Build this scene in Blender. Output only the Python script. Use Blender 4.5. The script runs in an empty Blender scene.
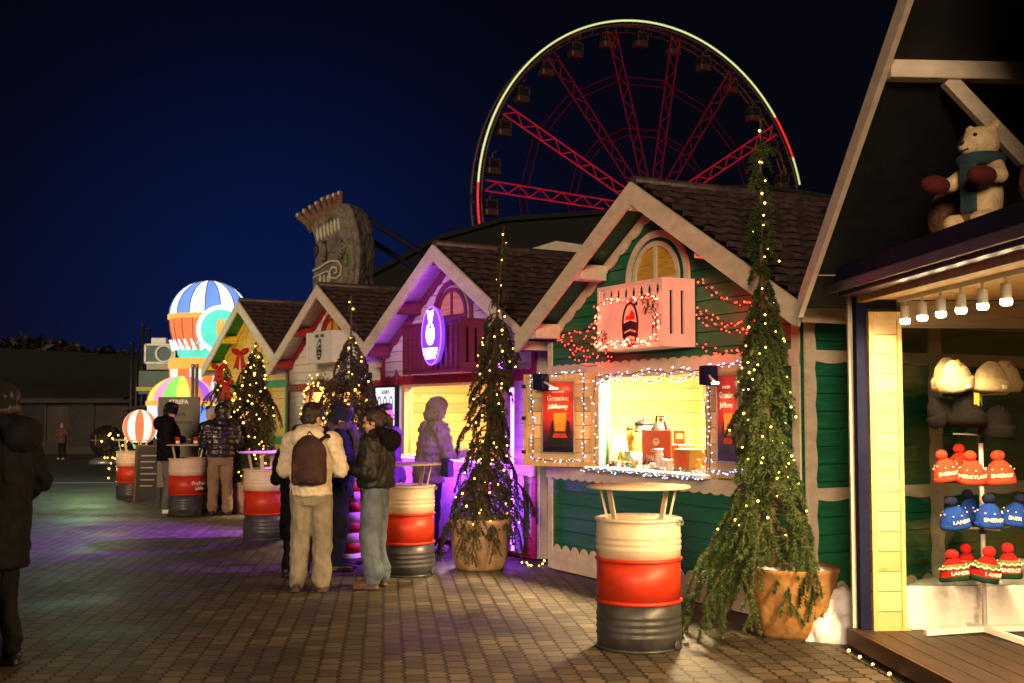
import bpy, bmesh, math, random
import numpy as np
from mathutils import Vector, Matrix, noise as mnoise
R = math.radians
PI = math.pi
rnd = random.Random(7)
scene = bpy.context.scene
col = scene.collection
F_PX = 1200.0; CAM_H = 1.63; PITCH = math.atan(70.5 / F_PX)
_c, _s = math.cos(PITCH), math.sin(PITCH)

def at(px, py, Y):
    """pixel + distance ahead of the camera -> world point"""
    a = (px - 512) / F_PX; b = (341.5 - py) / F_PX
    d = Vector((a, _c - b * _s, _s + b * _c))
    return Vector((0, 0, CAM_H)) + d * (Y / d.y)

# ------------------------------------------------------------------ materials
def new_mat(name):
    m = bpy.data.materials.new(name); m.use_nodes = True
    nt = m.node_tree
    for n in list(nt.nodes): nt.nodes.remove(n)
    out = nt.nodes.new('ShaderNodeOutputMaterial')
    return m, nt, out

def mat(name, c, rough=.6, var=.18, scale=6., bump=.15, bscale=60., metal=0., spec=.4, stretch=(1, 1, 1), c2=None, coat=0.):
    m, nt, out = new_mat(name)
    N = nt.nodes.new; L = nt.links.new
    b = N('ShaderNodeBsdfPrincipled'); L(b.outputs[0], out.inputs[0])
    tc = N('ShaderNodeTexCoord'); mp = N('ShaderNodeMapping'); mp.inputs['Scale'].default_value = stretch
    L(tc.outputs['Object'], mp.inputs[0])
    n1 = N('ShaderNodeTexNoise'); n1.inputs['Scale'].default_value = scale; n1.inputs['Detail'].default_value = 6
    n1.inputs['Roughness'].default_value = .65
    L(mp.outputs[0], n1.inputs['Vector'])
    r = N('ShaderNodeValToRGB')
    lo = c2 if c2 else tuple(max(0, x * (1 - var * 1.6)) for x in c)
    hi = tuple(min(1, x * (1 + var)) for x in c)
    r.color_ramp.elements[0].position = .3; r.color_ramp.elements[1].position = .7
    r.color_ramp.elements[0].color = (*lo, 1); r.color_ramp.elements[1].color = (*hi, 1)
    L(n1.outputs['Fac'], r.inputs[0]); L(r.outputs[0], b.inputs['Base Color'])
    n2 = N('ShaderNodeTexNoise'); n2.inputs['Scale'].default_value = bscale; n2.inputs['Detail'].default_value = 4
    L(mp.outputs[0], n2.inputs['Vector'])
    if bump:
        bp = N('ShaderNodeBump'); bp.inputs['Strength'].default_value = bump; bp.inputs['Distance'].default_value = .01
        L(n2.outputs['Fac'], bp.inputs['Height']); L(bp.outputs[0], b.inputs['Normal'])
    mr = N('ShaderNodeMapRange'); mr.inputs['To Min'].default_value = max(.03, rough - .12); mr.inputs['To Max'].default_value = min(1, rough + .12)
    L(n2.outputs['Fac'], mr.inputs[0]); L(mr.outputs[0], b.inputs['Roughness'])
    b.inputs['Metallic'].default_value = metal
    b.inputs['Specular IOR Level'].default_value = spec
    if coat: b.inputs['Coat Weight'].default_value = coat
    return m

def emis(name, c, st, var=0.):
    m, nt, out = new_mat(name)
    e = nt.nodes.new('ShaderNodeEmission'); e.inputs[0].default_value = (*c, 1); e.inputs[1].default_value = st
    if var:
        tc = nt.nodes.new('ShaderNodeTexCoord'); n = nt.nodes.new('ShaderNodeTexNoise'); n.inputs['Scale'].default_value = 1.6
        mr = nt.nodes.new('ShaderNodeMapRange'); mr.inputs['To Min'].default_value = st * (1 - var); mr.inputs['To Max'].default_value = st * (1 + var)
        nt.links.new(tc.outputs['Object'], n.inputs['Vector']); nt.links.new(n.outputs['Fac'], mr.inputs[0]); nt.links.new(mr.outputs[0], e.inputs[1])
    nt.links.new(e.outputs[0], out.inputs[0])
    return m

def wood(name, c, rough=.55, grain=(1, 1, 14), **k):
    return mat(name, c, rough=rough, var=k.pop('var', .2), scale=k.pop('scale', 3.), bump=.25, bscale=40, stretch=grain, **k)

def boards_mat(name, c, pitch=.135, dark=.35, rough=.55):
    """horizontal matchboard: colour differs per board, dark groove between (object z)"""
    m, nt, out = new_mat(name); N = nt.nodes.new; L = nt.links.new
    b = N('ShaderNodeBsdfPrincipled'); L(b.outputs[0], out.inputs[0]); b.inputs['Roughness'].default_value = rough
    tc = N('ShaderNodeTexCoord'); sp = N('ShaderNodeSeparateXYZ'); L(tc.outputs['Object'], sp.inputs[0])
    dv = N('ShaderNodeMath'); dv.operation = 'DIVIDE'; dv.inputs[1].default_value = pitch; L(sp.outputs[2], dv.inputs[0])
    fl = N('ShaderNodeMath'); fl.operation = 'FLOOR'; L(dv.outputs[0], fl.inputs[0])
    fr = N('ShaderNodeMath'); fr.operation = 'FRACT'; L(dv.outputs[0], fr.inputs[0])
    wn = N('ShaderNodeTexWhiteNoise'); wn.noise_dimensions = '1D'; L(fl.outputs[0], wn.inputs['W'])
    mp = N('ShaderNodeMapping'); mp.inputs['Scale'].default_value = (1.2, 1.2, 16); L(tc.outputs['Object'], mp.inputs[0])
    ns = N('ShaderNodeTexNoise'); ns.inputs['Scale'].default_value = 2.5; ns.inputs['Detail'].default_value = 7; L(mp.outputs[0], ns.inputs['Vector'])
    ad = N('ShaderNodeMath'); ad.operation = 'ADD'; L(wn.outputs['Value'], ad.inputs[0]); L(ns.outputs['Fac'], ad.inputs[1])
    rp = N('ShaderNodeValToRGB'); hf = N('ShaderNodeMath'); hf.operation = 'MULTIPLY'; hf.inputs[1].default_value = .5; L(ad.outputs[0], hf.inputs[0]); L(hf.outputs[0], rp.inputs[0])
    rp.color_ramp.elements[0].position = .2; rp.color_ramp.elements[1].position = .8
    rp.color_ramp.elements[0].color = (*[x * (1 - dark) for x in c], 1); rp.color_ramp.elements[1].color = (*[min(1, x * 1.15) for x in c], 1)
    # knots
    vo = N('ShaderNodeTexVoronoi'); vo.inputs['Scale'].default_value = 4.; mp2 = N('ShaderNodeMapping'); mp2.inputs['Scale'].default_value = (1, 1, 2.2); L(tc.outputs['Object'], mp2.inputs[0]); L(mp2.outputs[0], vo.inputs['Vector'])
    lt = N('ShaderNodeMapRange'); lt.inputs['From Min'].default_value = .05; lt.inputs['From Max'].default_value = .13; L(vo.outputs['Distance'], lt.inputs[0])
    mk = N('ShaderNodeMix'); mk.data_type = 'RGBA'; L(lt.outputs[0], mk.inputs[0]); mk.inputs[6].default_value = (*[x * .45 for x in c], 1); L(rp.outputs[0], mk.inputs[7])
    gr = N('ShaderNodeMath'); gr.operation = 'GREATER_THAN'; gr.inputs[1].default_value = .055; L(fr.outputs[0], gr.inputs[0])
    mx = N('ShaderNodeMix'); mx.data_type = 'RGBA'; L(gr.outputs[0], mx.inputs[0]); mx.inputs[6].default_value = (*[x * .25 for x in c], 1); L(mk.outputs[2], mx.inputs[7])
    L(mx.outputs[2], b.inputs['Base Color'])
    bp = N('ShaderNodeBump'); bp.inputs['Strength'].default_value = .5; bp.inputs['Distance'].default_value = .008; L(gr.outputs[0], bp.inputs['Height']); L(bp.outputs[0], b.inputs['Normal'])
    return m

M = {}
M['cream'] = wood('cream_paint', (.74, .65, .52), grain=(1.5, 1.5, 3), var=.08, scale=4, c2=(.58, .49, .38))
M['white'] = wood('white_paint', (.74, .72, .68), grain=(2, 2, 2), var=.07, scale=5)
M['green'] = wood('green_boards', (.012, .155, .078), grain=(1, 1, 12), var=.25, rough=.45)
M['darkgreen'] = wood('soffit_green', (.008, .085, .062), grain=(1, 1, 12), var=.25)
M['brightgreen'] = wood('bright_green_paint', (.03, .30, .05), var=.2)
M['yellow'] = wood('yellow_boards', (.75, .50, .05), var=.15)
M['lilac'] = wood('pale_boards', (.60, .52, .50), var=.12)
M['red'] = wood('red_paint', (.30, .015, .02), var=.2)
M['darkred'] = wood('dark_red_boards', (.16, .02, .05), var=.2)
M['redbright'] = mat('red_enamel', (.52, .036, .010), rough=.46, var=.10, scale=5, bump=.14, bscale=7, c2=(.34, .022, .008))
M['drumcream'] = mat('cream_enamel', (.68, .55, .40), rough=.5, var=.05, scale=5, bump=.14, bscale=7, c2=(.52, .41, .29))
M['drumgrey'] = mat('grey_enamel', (.05, .05, .055), rough=.38, var=.3, scale=7, bump=.15, bscale=8)
M['shingle'] = mat('roof_shingle', (.055, .036, .034), rough=.5, var=.5, scale=9, bump=.3, bscale=50)
M['pine'] = boards_mat('pine_boards', (.74, .50, .21))
M['pineplain'] = wood('pine_plain', (.66, .43, .17), grain=(12, 12, 1), var=.2)
M['navy'] = mat('navy_metal', (.010, .012, .040), rough=.8, var=.2, bump=0, bscale=2, spec=.08)
M['black'] = mat('black_matte', (.012, .012, .013), rough=.6, var=.3)
M['deck'] = wood('deck_boards', (.036, .02, .013), grain=(1, 9, 1), var=.4, rough=.6)
M['steel'] = mat('white_steel', (.7, .69, .66), rough=.35, var=.05, bump=0)
M['galv'] = mat('galvanised', (.35, .36, .38), rough=.4, var=.15, metal=.7)
M['snow'] = mat('snow', (.82, .82, .84), rough=.75, var=.05, scale=20, bump=.8, bscale=25)
M['burlap'] = mat('burlap', (.36, .19, .065), rough=.95, var=.3, scale=14, bump=.8, bscale=160, spec=.1)
M['burlap2'] = mat('burlap_pale', (.42, .27, .17), rough=.95, var=.25, scale=10, bump=.8, bscale=130, spec=.1)
M['bark'] = mat('bark', (.10, .065, .035), rough=.9, var=.4, scale=20, bump=.8, bscale=40)
M['needle'] = mat('needles', (.056, .086, .024), rough=.6, var=.5, scale=5, bump=0, c2=(.014, .026, .009), spec=.25)
M['needledark'] = mat('needles_dry', (.055, .052, .024), rough=.65, var=.5, scale=9, bump=0, c2=(.016, .022, .010), spec=.2)
M['wirem'] = mat('cable', (.008, .012, .008), rough=.5, var=.1, bump=0)
M['concrete'] = mat('plaster_wall', (.035, .030, .026), rough=.9, var=.25, scale=1.2)
M['darkroof'] = mat('dark_roofing', (.0022, .002, .003), rough=.95, var=.3, scale=1)
M['corr'] = mat('corrugated', (.022, .020, .021), rough=.8, var=.3, scale=1)
M['darkglass'] = mat('dark_glass', (.01, .01, .012), rough=.12, var=.1, bump=0)
M['skin'] = mat('skin', (.52, .30, .21), rough=.55, var=.1, bump=.08, bscale=120)
M['eye'] = mat('eye', (.02, .015, .012), rough=.2, var=.1, bump=0)
M['hairdark'] = mat('dark_hair', (.022, .012, .009), rough=.45, var=.5, scale=40, stretch=(3, 3, .4), bump=.8, bscale=60)
M['brass'] = mat('brass', (.5, .33, .1), rough=.35, metal=.8, bump=0)
E_WARM = emis('bulb_warm', (1, .56, .10), 9)
E_WARMF = emis('bulb_warm_far', (1, .52, .08), 6.5)
E_RED = emis('bulb_red', (1, .03, .018), 12)
E_RED2 = emis('bulb_pinkred', (1, .09, .045), 24)
E_ICE = emis('bulb_ice', (.38, .58, 1), 5)
E_LAMP = emis('lamp_face', (1, .78, .45), 40)
E_PURP = emis('purple_led', (.45, .08, 1), 14)
E_NEON = emis('neon_white', (.86, .62, 1), 7)

# ------------------------------------------------------------------ mesh builder
class MB:
    def __init__(s): s.v = []; s.f = []; s.m = []; s.sm = []
    def add(s, vs, fs, mi=0, M_=None, smooth=False):
        o = len(s.v)
        for p in vs:
            p = Vector(p); s.v.append(M_ @ p if M_ else p)
        for f in fs: s.f.append([i + o for i in f]); s.m.append(mi); s.sm.append(smooth)
        return s
    def box(s, x0, x1, y0, y1, z0, z1, mi=0, M_=None, bev=0.):
        if bev <= 0:
            vs = [(x, y, z) for z in (z0, z1) for y in (y0, y1) for x in (x0, x1)]
            fs = [(0, 2, 3, 1), (4, 5, 7, 6), (0, 1, 5, 4), (1, 3, 7, 5), (3, 2, 6, 7), (2, 0, 4, 6)]
            return s.add(vs, fs, mi, M_)
        b = bmesh.new(); r = bmesh.ops.create_cube(b, size=1)
        for v in b.verts: v.co = ((x0 + x1) / 2 + v.co.x * (x1 - x0), (y0 + y1) / 2 + v.co.y * (y1 - y0), (z0 + z1) / 2 + v.co.z * (z1 - z0))
        bmesh.ops.bevel(b, geom=list(b.edges), offset=bev, segments=2, affect='EDGES', profile=.5)
        return s.bm(b, mi, M_)
    def bm(s, b, mi=0, M_=None, smooth=False):
        b.verts.index_update()
        s.add([v.co.copy() for v in b.verts], [[v.index for v in f.verts] for f in b.faces], mi, M_, smooth); b.free(); return s
    def tube(s, pts, r, seg=8, mi=0, M_=None, cap=True, smooth=True):
        pts = [Vector(p) for p in pts]; n = len(pts)
        rs = r if isinstance(r, (list, tuple)) else [r] * n
        vs = []; fs = []; up = None
        for i, p in enumerate(pts):
            t = (pts[min(i + 1, n - 1)] - pts[max(i - 1, 0)])
            if t.length < 1e-9: t = Vector((0, 0, 1))
            t.normalize()
            if up is None:
                up = Vector((0, 0, 1)) if abs(t.z) < .9 else Vector((1, 0, 0))
            a = t.cross(up)
            if a.length < 1e-6: a = t.cross(Vector((.3, 1, .2)))
            a.normalize(); b = a.cross(t); up = b
            for k in range(seg):
                w = 2 * PI * k / seg; vs.append(p + (a * math.cos(w) + b * math.sin(w)) * rs[i])
        for i in range(n - 1):
            for k in range(seg):
                k2 = (k + 1) % seg; fs.append((i * seg + k, i * seg + k2, (i + 1) * seg + k2, (i + 1) * seg + k))
        s.add(vs, fs, mi, M_, smooth)
        if cap:
            o = len(s.v) - len(vs); s.f.append([o + k for k in range(seg)][::-1]); s.m.append(mi); s.sm.append(False)
            s.f.append([o + (n - 1) * seg + k for k in range(seg)]); s.m.append(mi); s.sm.append(False)
        return s
    def bar(s, a, b, w, h, mi=0, M_=None):
        a = Vector(a); b = Vector(b); t = b - a; L = t.length; q = t.to_track_quat('X', 'Z').to_matrix().to_4x4()
        T = Matrix.Translation(a) @ q
        if M_: T = M_ @ T
        return s.box(0, L, -w / 2, w / 2, -h / 2, h / 2, mi, T)
    def lathe(s, prof, seg=24, mi=0, M_=None, smooth=True, mif=None, wob=None):
        vs = []; n = len(prof)
        for i, (r, z) in enumerate(prof):
            for k in range(seg):
                w = 2 * PI * k / seg; rr = r * (wob(w, z) if wob else 1); vs.append((rr * math.cos(w), rr * math.sin(w), z))
        o = len(s.v); s.add(vs, [], mi, M_)
        for i in range(n - 1):
            for k in range(seg):
                k2 = (k + 1) % seg; s.f.append([o + i * seg + k, o + i * seg + k2, o + (i + 1) * seg + k2, o + (i + 1) * seg + k]); s.m.append(mif(k, i) if mif else mi); s.sm.append(smooth)
        if prof[0][0] > 1e-4: s.f.append([o + k for k in range(seg)][::-1]); s.m.append(mif(0, 0) if mif else mi); s.sm.append(False)
        if prof[-1][0] > 1e-4: s.f.append([o + (n - 1) * seg + k for k in range(seg)]); s.m.append(mif(0, n - 2) if mif else mi); s.sm.append(False)
        return s
    def prism(s, poly, d0, d1, axis='y', mi=0, M_=None):
        """poly in the plane across axis; extruded d0..d1. axis y: poly=(x,z); z: (x,y); x: (y,z)"""
        def P(a, b, d): return (a, d, b) if axis == 'y' else ((a, b, d) if axis == 'z' else (d, a, b))
        n = len(poly); vs = [P(a, b, d0) for a, b in poly] + [P(a, b, d1) for a, b in poly]
        fs = [list(range(n)), list(range(n, 2 * n))[::-1]] + [(i, i + n, (i + 1) % n + n, (i + 1) % n) for i in range(n)]
        return s.add(vs, fs, mi, M_)
    def ell(s, c, r, mi=0, M_=None, rot=None, sub=2, smooth=True):
        b = bmesh.new(); bmesh.ops.create_icosphere(b, subdivisions=sub, radius=1)
        T = Matrix.Translation(Vector(c)) @ (rot.to_4x4() if rot else Matrix.Identity(4)) @ Matrix.Diagonal((*((r,) * 3 if isinstance(r, (int, float)) else r), 1))
        if M_: T = M_ @ T
        return s.bm(b, mi, T, smooth)
    def mesh(s, name):
        me = bpy.data.meshes.new(name); me.from_pydata([tuple(v) for v in s.v], [], s.f)
        me.polygons.foreach_set('material_index', s.m); me.polygons.foreach_set('use_smooth', s.sm)
        b = bmesh.new(); b.from_mesh(me); bmesh.ops.recalc_face_normals(b, faces=b.faces); b.to_mesh(me); b.free()
        me.update(); return me

def link(name, me, mats, parent=None, loc=None, rotz=None):
    if isinstance(me, MB): me = me.mesh(name)
    o = bpy.data.objects.new(name, me); col.objects.link(o)
    if mats is not None:
        for m in (mats if isinstance(mats, (list, tuple)) else [mats]): me.materials.append(m)
    if parent: o.parent = parent
    if loc is not None: o.location = loc
    if rotz is not None: o.rotation_euler.z = rotz
    return o
def tag(o, label, cat, group=None):
    o['label'] = label; o['category'] = cat
    if group: o['group'] = group
    return o
def thing(name, label, cat, loc=(0, 0, 0), rotz=0., group=None):
    o = bpy.data.objects.new(name, None); o.empty_display_size = .2; col.objects.link(o)
    o.location = loc; o.rotation_euler = (0, 0, rotz); return tag(o, label, cat, group)
def structure(name, mb, m):
    o = link(name, mb, m); o['kind'] = 'structure'; return o
def copy_tree(o, parent=None):
    c = o.copy(); col.objects.link(c)
    if parent: c.parent = parent
    for ch in [x for x in col.objects if x.parent == o]: copy_tree(ch, c)
    return c
def light(name, kind, loc, power, color, size=.1, parent=None, **k):
    l = bpy.data.lights.new(name, kind); l.energy = power; l.color = color
    if kind in ('POINT', 'SPOT'): l.shadow_soft_size = size
    if kind == 'AREA': l.size = size
    for a, v in k.items():
        if a not in ('rot', 'aim'): setattr(l, a, v)
    o = bpy.data.objects.new(name, l); col.objects.link(o); o.location = loc
    if 'aim' in k: o.rotation_euler = Vector(k['aim']).to_track_quat('-Z', 'Y').to_euler()
    if parent: o.parent = parent
    return o
def eval_mesh(o):
    dg = bpy.context.evaluated_depsgraph_get(); dg.update()
    me = bpy.data.meshes.new_from_object(o.evaluated_get(dg)); bpy.data.objects.remove(o); return me
def text_mesh(s, size, ext=.002, bend=None, align='CENTER'):
    cu = bpy.data.curves.new('txt', 'FONT'); cu.body = s; cu.size = size; cu.align_x = align; cu.align_y = 'CENTER'; cu.extrude = ext; cu.offset = size * .012
    cu.resolution_u = 2
    o = bpy.data.objects.new('txt', cu); col.objects.link(o); me = eval_mesh(o)
    for v in me.vertices:
        x, y, z = v.co
        if bend:
            a = x / bend; v.co = ((bend + z) * math.sin(a), -(bend + z) * math.cos(a), y)
        else: v.co = (x, -z, y)      # upright, faces -y
    return me
def text(name, s, size, m, parent, loc, rotz=0., bend=None, rotx=0.):
    o = link(name, text_mesh(s, size, bend=bend), m, parent, loc); o.rotation_euler = (rotx, 0, rotz); return o

_bulb = {}
def bulb_mesh(r, m):
    k = (round(r, 4), m.name)
    if k not in _bulb:
        b = bmesh.new(); bmesh.ops.create_icosphere(b, subdivisions=1, radius=r)
        me = bpy.data.meshes.new('bulb'); b.to_mesh(me); b.free(); me.materials.append(m); _bulb[k] = me
    return _bulb[k]
def string_lights(label, pts, n, mats, r, group=None, wire=.004, spots=None, jit=.0):
    """a cable along pts with n bulbs on it (or at the given spots)"""
    pts = [Vector(p) for p in pts]; o0 = pts[0].copy()
    t = thing('string_lights', label, 'string lights', o0, 0, group)
    mb = MB(); mb.tube([p - o0 for p in pts], wire, 5); link('cable', mb, M['wirem'], t)
    if spots is None:
        seg = [(b - a).length for a, b in zip(pts, pts[1:])]; tot = sum(seg); spots = []
        for i in range(n):
            d = tot * (i + .5 + rnd.uniform(-.3, .3)) / n; k = 0
            while k < len(seg) - 1 and d > seg[k]: d -= seg[k]; k += 1
            p = pts[k].lerp(pts[k + 1], min(1, d / max(seg[k], 1e-6)))
            spots.append(p + Vector((rnd.uniform(-1, 1), rnd.uniform(-1, 1), rnd.uniform(-1, 1))) * jit)
    for p in spots:
        b = bpy.data.objects.new('bulb', bulb_mesh(r * rnd.choice((.8, 1, 1, 1.25)), rnd.choice(mats))); col.objects.link(b); b.parent = t; b.location = Vector(p) - o0
    return t
def scallop(x0, x1, z0, z1, pitch, amp, top=True, bottom=False):
    """board outline with a scalloped top and / or bottom edge, as (x, z)"""
    n = max(1, round((x1 - x0) / pitch)); P = []
    def edge(z, sgn):
        e = []
        for i in range(n):
            for k in range(6):
                a = PI * k / 6; e.append((x0 + (x1 - x0) * (i + k / 6) / n, z + sgn * amp * math.sin(a)))
        e.append((x1, z)); return e
    lower = edge(z0, -1) if bottom else [(x0, z0), (x1, z0)]
    upper = edge(z1, 1) if top else [(x0, z1), (x1, z1)]
    return lower + upper[::-1]
# ------------------------------------------------------------------ market stalls
AP_U, AP_Z, SL = 2.1, 3.66, 1.25 / 2.19          # gable apex and slope, metres in the facade's own frame
WL, WR, DEP = .05, 3.95, 2.6
def roof_z(u): return AP_Z - abs(u - AP_U) * SL
def rows_of_boards(mb, z0, z1, ext, hole=None, pitch=.135, y=0., th=.022, M_=None):
    """lap boards; ext(z)->(x0,x1); hole=(x0,x1,z0,z1)"""
    z = z0
    while z < z1 - .01:
        zt = min(z + pitch - .007, z1); a0, a1 = ext((z + zt) / 2)
        parts = [(a0, a1)]
        if hole and zt > hole[2] and z < hole[3]: parts = [(a0, hole[0]), (hole[1], a1)]
        for x0, x1 in parts:
            if x1 - x0 > .02:
                vs = [(x0, y - th - .010, z), (x1, y - th - .010, z), (x1, y - th, zt), (x0, y - th, zt), (x0, y, z), (x1, y, z), (x1, y, zt), (x0, y, zt)]
                mb.add(vs, [(0, 1, 2, 3), (5, 4, 7, 6), (4, 5, 1, 0), (3, 2, 6, 7), (4, 0, 3, 7), (1, 5, 6, 2)], 0, M_)
        z += pitch
def roof_mesh(u0, u1, v0, v1, zt, sl, ap, side, rows=15, th=.03):
    """stepped wavy shingle courses on one slope; side -1 left, +1 right of the ridge"""
    mb = MB(); hw = abs((u0 if side < 0 else u1) - ap); nv = int((v1 - v0) / .055)
    for i in range(rows):
        a = i / rows; b = (i + 1) / rows
        ua, ub = ap + side * hw * a, ap + side * hw * (b + .012)
        za, zb = zt - hw * a * sl + .008, zt - hw * b * sl + .045
        vs = []; fs = []
        for j in range(nv + 1):
            v = v0 + (v1 - v0) * j / nv; w = .017 * math.sin(j * PI / 2.0 + (i % 2) * PI) * 1.0 + rnd.uniform(-.003, .003)
            vs += [(ua, v, za), (ub, v, zb + w), (ub, v, zb - .035 + w * .3)]
        for j in range(nv):
            o = j * 3; fs += [(o, o + 3, o + 4, o + 1), (o + 1, o + 4, o + 5, o + 2)]
        mb.add(vs, fs, 0)
    # underside sheet
    mb.add([(ap, v0, zt - .012), (ap + side * hw, v0, zt - hw * sl - .012), (ap + side * hw, v1, zt - hw * sl - .012), (ap, v1, zt - .012)], [(0, 1, 2, 3)], 0)
    return mb
def arch_poly(cx, z0, r, hz, n=20, r2=None):
    P = [(cx + r * math.cos(PI * i / n), z0 + hz * math.sin(PI * i / n)) for i in range(n + 1)]
    return P
def arch_band(mb, cx, z0, ro, ho, ri, hi, leg, y0, y1, n=24):
    def ring(r, h): return [(cx + r, z0 - leg)] + [(cx + r * math.cos(PI * i / n), z0 + h * math.sin(PI * i / n)) for i in range(n + 1)] + [(cx - r, z0 - leg)]
    o, i_ = ring(ro, ho), ring(ri, hi)
    for k in range(len(o) - 1): mb.prism([o[k], o[k + 1], i_[k + 1], i_[k]], y0, y1)
def stall(label, origin, e, k, S, hole, pan_low, group='wooden market stalls in a row'):
    t = thing('market_stall', label, 'market stall', (origin[0], origin[1], 0), math.atan2(e[1], e[0]), group)
    t.scale = (k, k, k)
    hx0, hx1, hz0, hz1 = hole; tr = S['trim']; cream = M['cream']
    # front wall of lap boards
    mb = MB(); rows_of_boards(mb, .02, 3.50, lambda z: (max(WL, AP_U - (AP_Z - .10 - z) / SL), min(WR, AP_U + (AP_Z - .10 - z) / SL)), hole)
    link('front_wall', mb, S['wall'], t)
    lower = MB(); lower.box(WL + .01, hx0, .002, .03, .02, 2.45); lower.box(hx1, WR - .01, .002, .03, .02, 2.45); lower.box(hx0, hx1, .002, .03, .02, hz0); lower.box(hx0, hx1, .002, .03, hz1, 2.45)
    lower.prism([(WL + .01, 2.45), (WR - .01, 2.45), (WR - .3, 2.6), (AP_U, AP_Z - .12), (WL + .25, 2.6)], .002, .03)
    link('wall_lining', lower, S['wall'], t)
    # side walls and back
    Tr = Matrix.Translation((WR, 0, 0)) @ Matrix.Rotation(R(90), 4, 'Z')
    mb = MB(); rows_of_boards(mb, .02, 2.5, lambda z: (.0, DEP), None, M_=Tr); mb.box(WR - .03, WR - .002, .03, DEP, .02, 2.5)
    link('side_wall', mb, S['wall'], t)
    mb = MB(); mb.box(WL, WL + .03, .03, DEP, .02, 2.5); link('side_wall', mb, S['wall'], t)
    mb = MB(); mb.prism([(WL, .02), (WR, .02), (WR, 2.45), (AP_U, AP_Z - .1), (WL, 2.45)], DEP, DEP + .03); link('back_wall', mb, S['wall'], t)
    # side trims (right side): beam, two rails, scalloped columns, base
    mb = MB()
    mb.box(WR + .035, WR + .065, -.03, DEP, 2.40, 2.49)
    for z0 in (2.02, .965):
        mb.prism([(a, b) for a, b in scallop(.07, DEP - .02, z0, z0 + .085, .30, .018, False, True)], WR + .034, WR + .052, 'x')
    for y0 in (0.0, 1.335, 2.55):
        P = [(y0 + .055 + .016 * abs(math.sin(z * PI / .28)), z) for z in np.linspace(.05, 2.40, 60)]
        Q = [(y0 - .055 - .016 * abs(math.sin(z * PI / .28)), z) for z in np.linspace(.05, 2.40, 60)][::-1]
        if y0 == 0.0: Q = [(-.035, 2.40), (-.035, .05)]
        mb.prism(P + Q, WR + .036, WR + .058, 'x')
    mb.prism(scallop(.02, DEP, .02, .26, .18, .08), WR + .034, WR + .048, 'x')
    link('side_trim', mb, tr if S.get('sidetrim') is None else S['sidetrim'], t)
    # roof
    for sd in (-1, 1):
        ro = link('roof', roof_mesh(-.08, 4.28, -.33, DEP + .25, AP_Z + .02, SL, AP_U, sd), M['shingle'], t)
    mb = MB(); mb.tube([(AP_U, -.33, AP_Z + .035), (AP_U, DEP + .25, AP_Z + .035)], .055, 8); link('ridge_cap', mb, M['shingle'], t)
    # rake boards (front edge), soffit, brackets, purlins
    for sd, ue in ((-1, -.10), (1, 4.30)):
        ze = AP_Z - abs(ue - AP_U) * SL; h = .20
        mb = MB(); mb.prism([(AP_U, AP_Z + .03), (ue, ze + .03), (ue, ze - h + .05), (ue - sd * .06, ze - h + .03 + .06 * SL), (AP_U, AP_Z + .03 - h)], -.365, -.335)
        rb = link('rake_board', mb, S['rake'], t)
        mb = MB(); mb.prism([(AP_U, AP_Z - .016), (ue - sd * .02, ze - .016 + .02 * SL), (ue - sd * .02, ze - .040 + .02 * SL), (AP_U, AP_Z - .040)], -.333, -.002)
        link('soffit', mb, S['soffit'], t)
        # scalloped verge trim lying on the gable wall
        mb = MB(); n = 9; L = abs(ue - AP_U) - .35; P = []; Q = []
        for i in range(n * 5 + 1):
            d = .05 + L * i / (n * 5); u = AP_U + sd * d; P.append((u, AP_Z - .06 - d * SL)); Q.append((u, AP_Z - .16 - d * SL - .03 * abs(math.sin(PI * i / 5))))
        for a in range(len(P) - 1): mb.prism([P[a], P[a + 1], Q[a + 1], Q[a]], -.052, -.036)
        link('verge_trim', mb, S['verge'], t)
        mb = MB(); mb.box(ue - .015, ue + .015, -.33, DEP + .25, ze - .12, ze - .01); link('eave_board', mb, S['rake'], t)
    for u in (.22, 1.12, AP_U, 3.08, 3.98):
        zc = roof_z(u) - .125
        if u == AP_U: zc -= .02
        mb = MB(); mb.box(u - .08, u + .08, -.328, -.04, zc - .075, zc + .075, bev=.008)
        link('purlin', mb, S['purlin'], t)
    # arch window in the gable
    cx, z0 = 2.05, 2.84
    mb = MB(); arch_band(mb, cx, z0, .50, .44, .43, .375, .25, -.056, -.033); link('arch_trim', mb, S['verge'], t)
    w = link('arch_window', MB().prism(arch_poly(cx, z0, .33, .31), -.046, -.036), S['pane'], t)
    mb = MB(); arch_band(mb, cx, z0, .37, .34, .32, .295, .06, -.066, -.048); mb.box(cx - .022, cx + .022, -.064, -.05, z0 - .06, z0 + .30); mb.box(cx - .32, cx + .32, -.062, -.048, z0 - .06, z0 - .0)
    link('window_frame', mb, S['verge'], w)
    # horizontal trims, corner posts and skirting of the front
    mb = MB(); mb.prism(scallop(WL, WR, 1.985, 2.09, .155, .026), -.060, -.036); link('window_head', mb, S['head'], t)
    mb = MB(); mb.prism(scallop(WL, WR, hz0 - .13, hz0 - .02, .155, .022, False, True), -.075, -.036)
    mb.box(hx0 - .10, hx1 + .10, -.20, .06, hz0 - .02, hz0 + .012, bev=.006); link('counter_sill', mb, S['sill'], t)
    for u in (WL, WR - .085): link('corner_board', MB().box(u, u + .085, -.052, -.036, .02, 2.36), S['corner'], t)
    mb = MB(); mb.prism(scallop(WL + .085, WR - .085, .015, .20, .175, .075), -.050, -.0362); link('skirting', mb, S['skirt'], t)
    # window casing
    mb = MB(); c = .075
    mb.box(hx0 - c, hx0, -.07, .05, hz0 + .014, hz1); mb.box(hx1, hx1 + c, -.07, .05, hz0 + .014, hz1); mb.box(hx0 - c, hx1 + c, -.072, .05, hz1 - .03, hz1 + .0)
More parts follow.
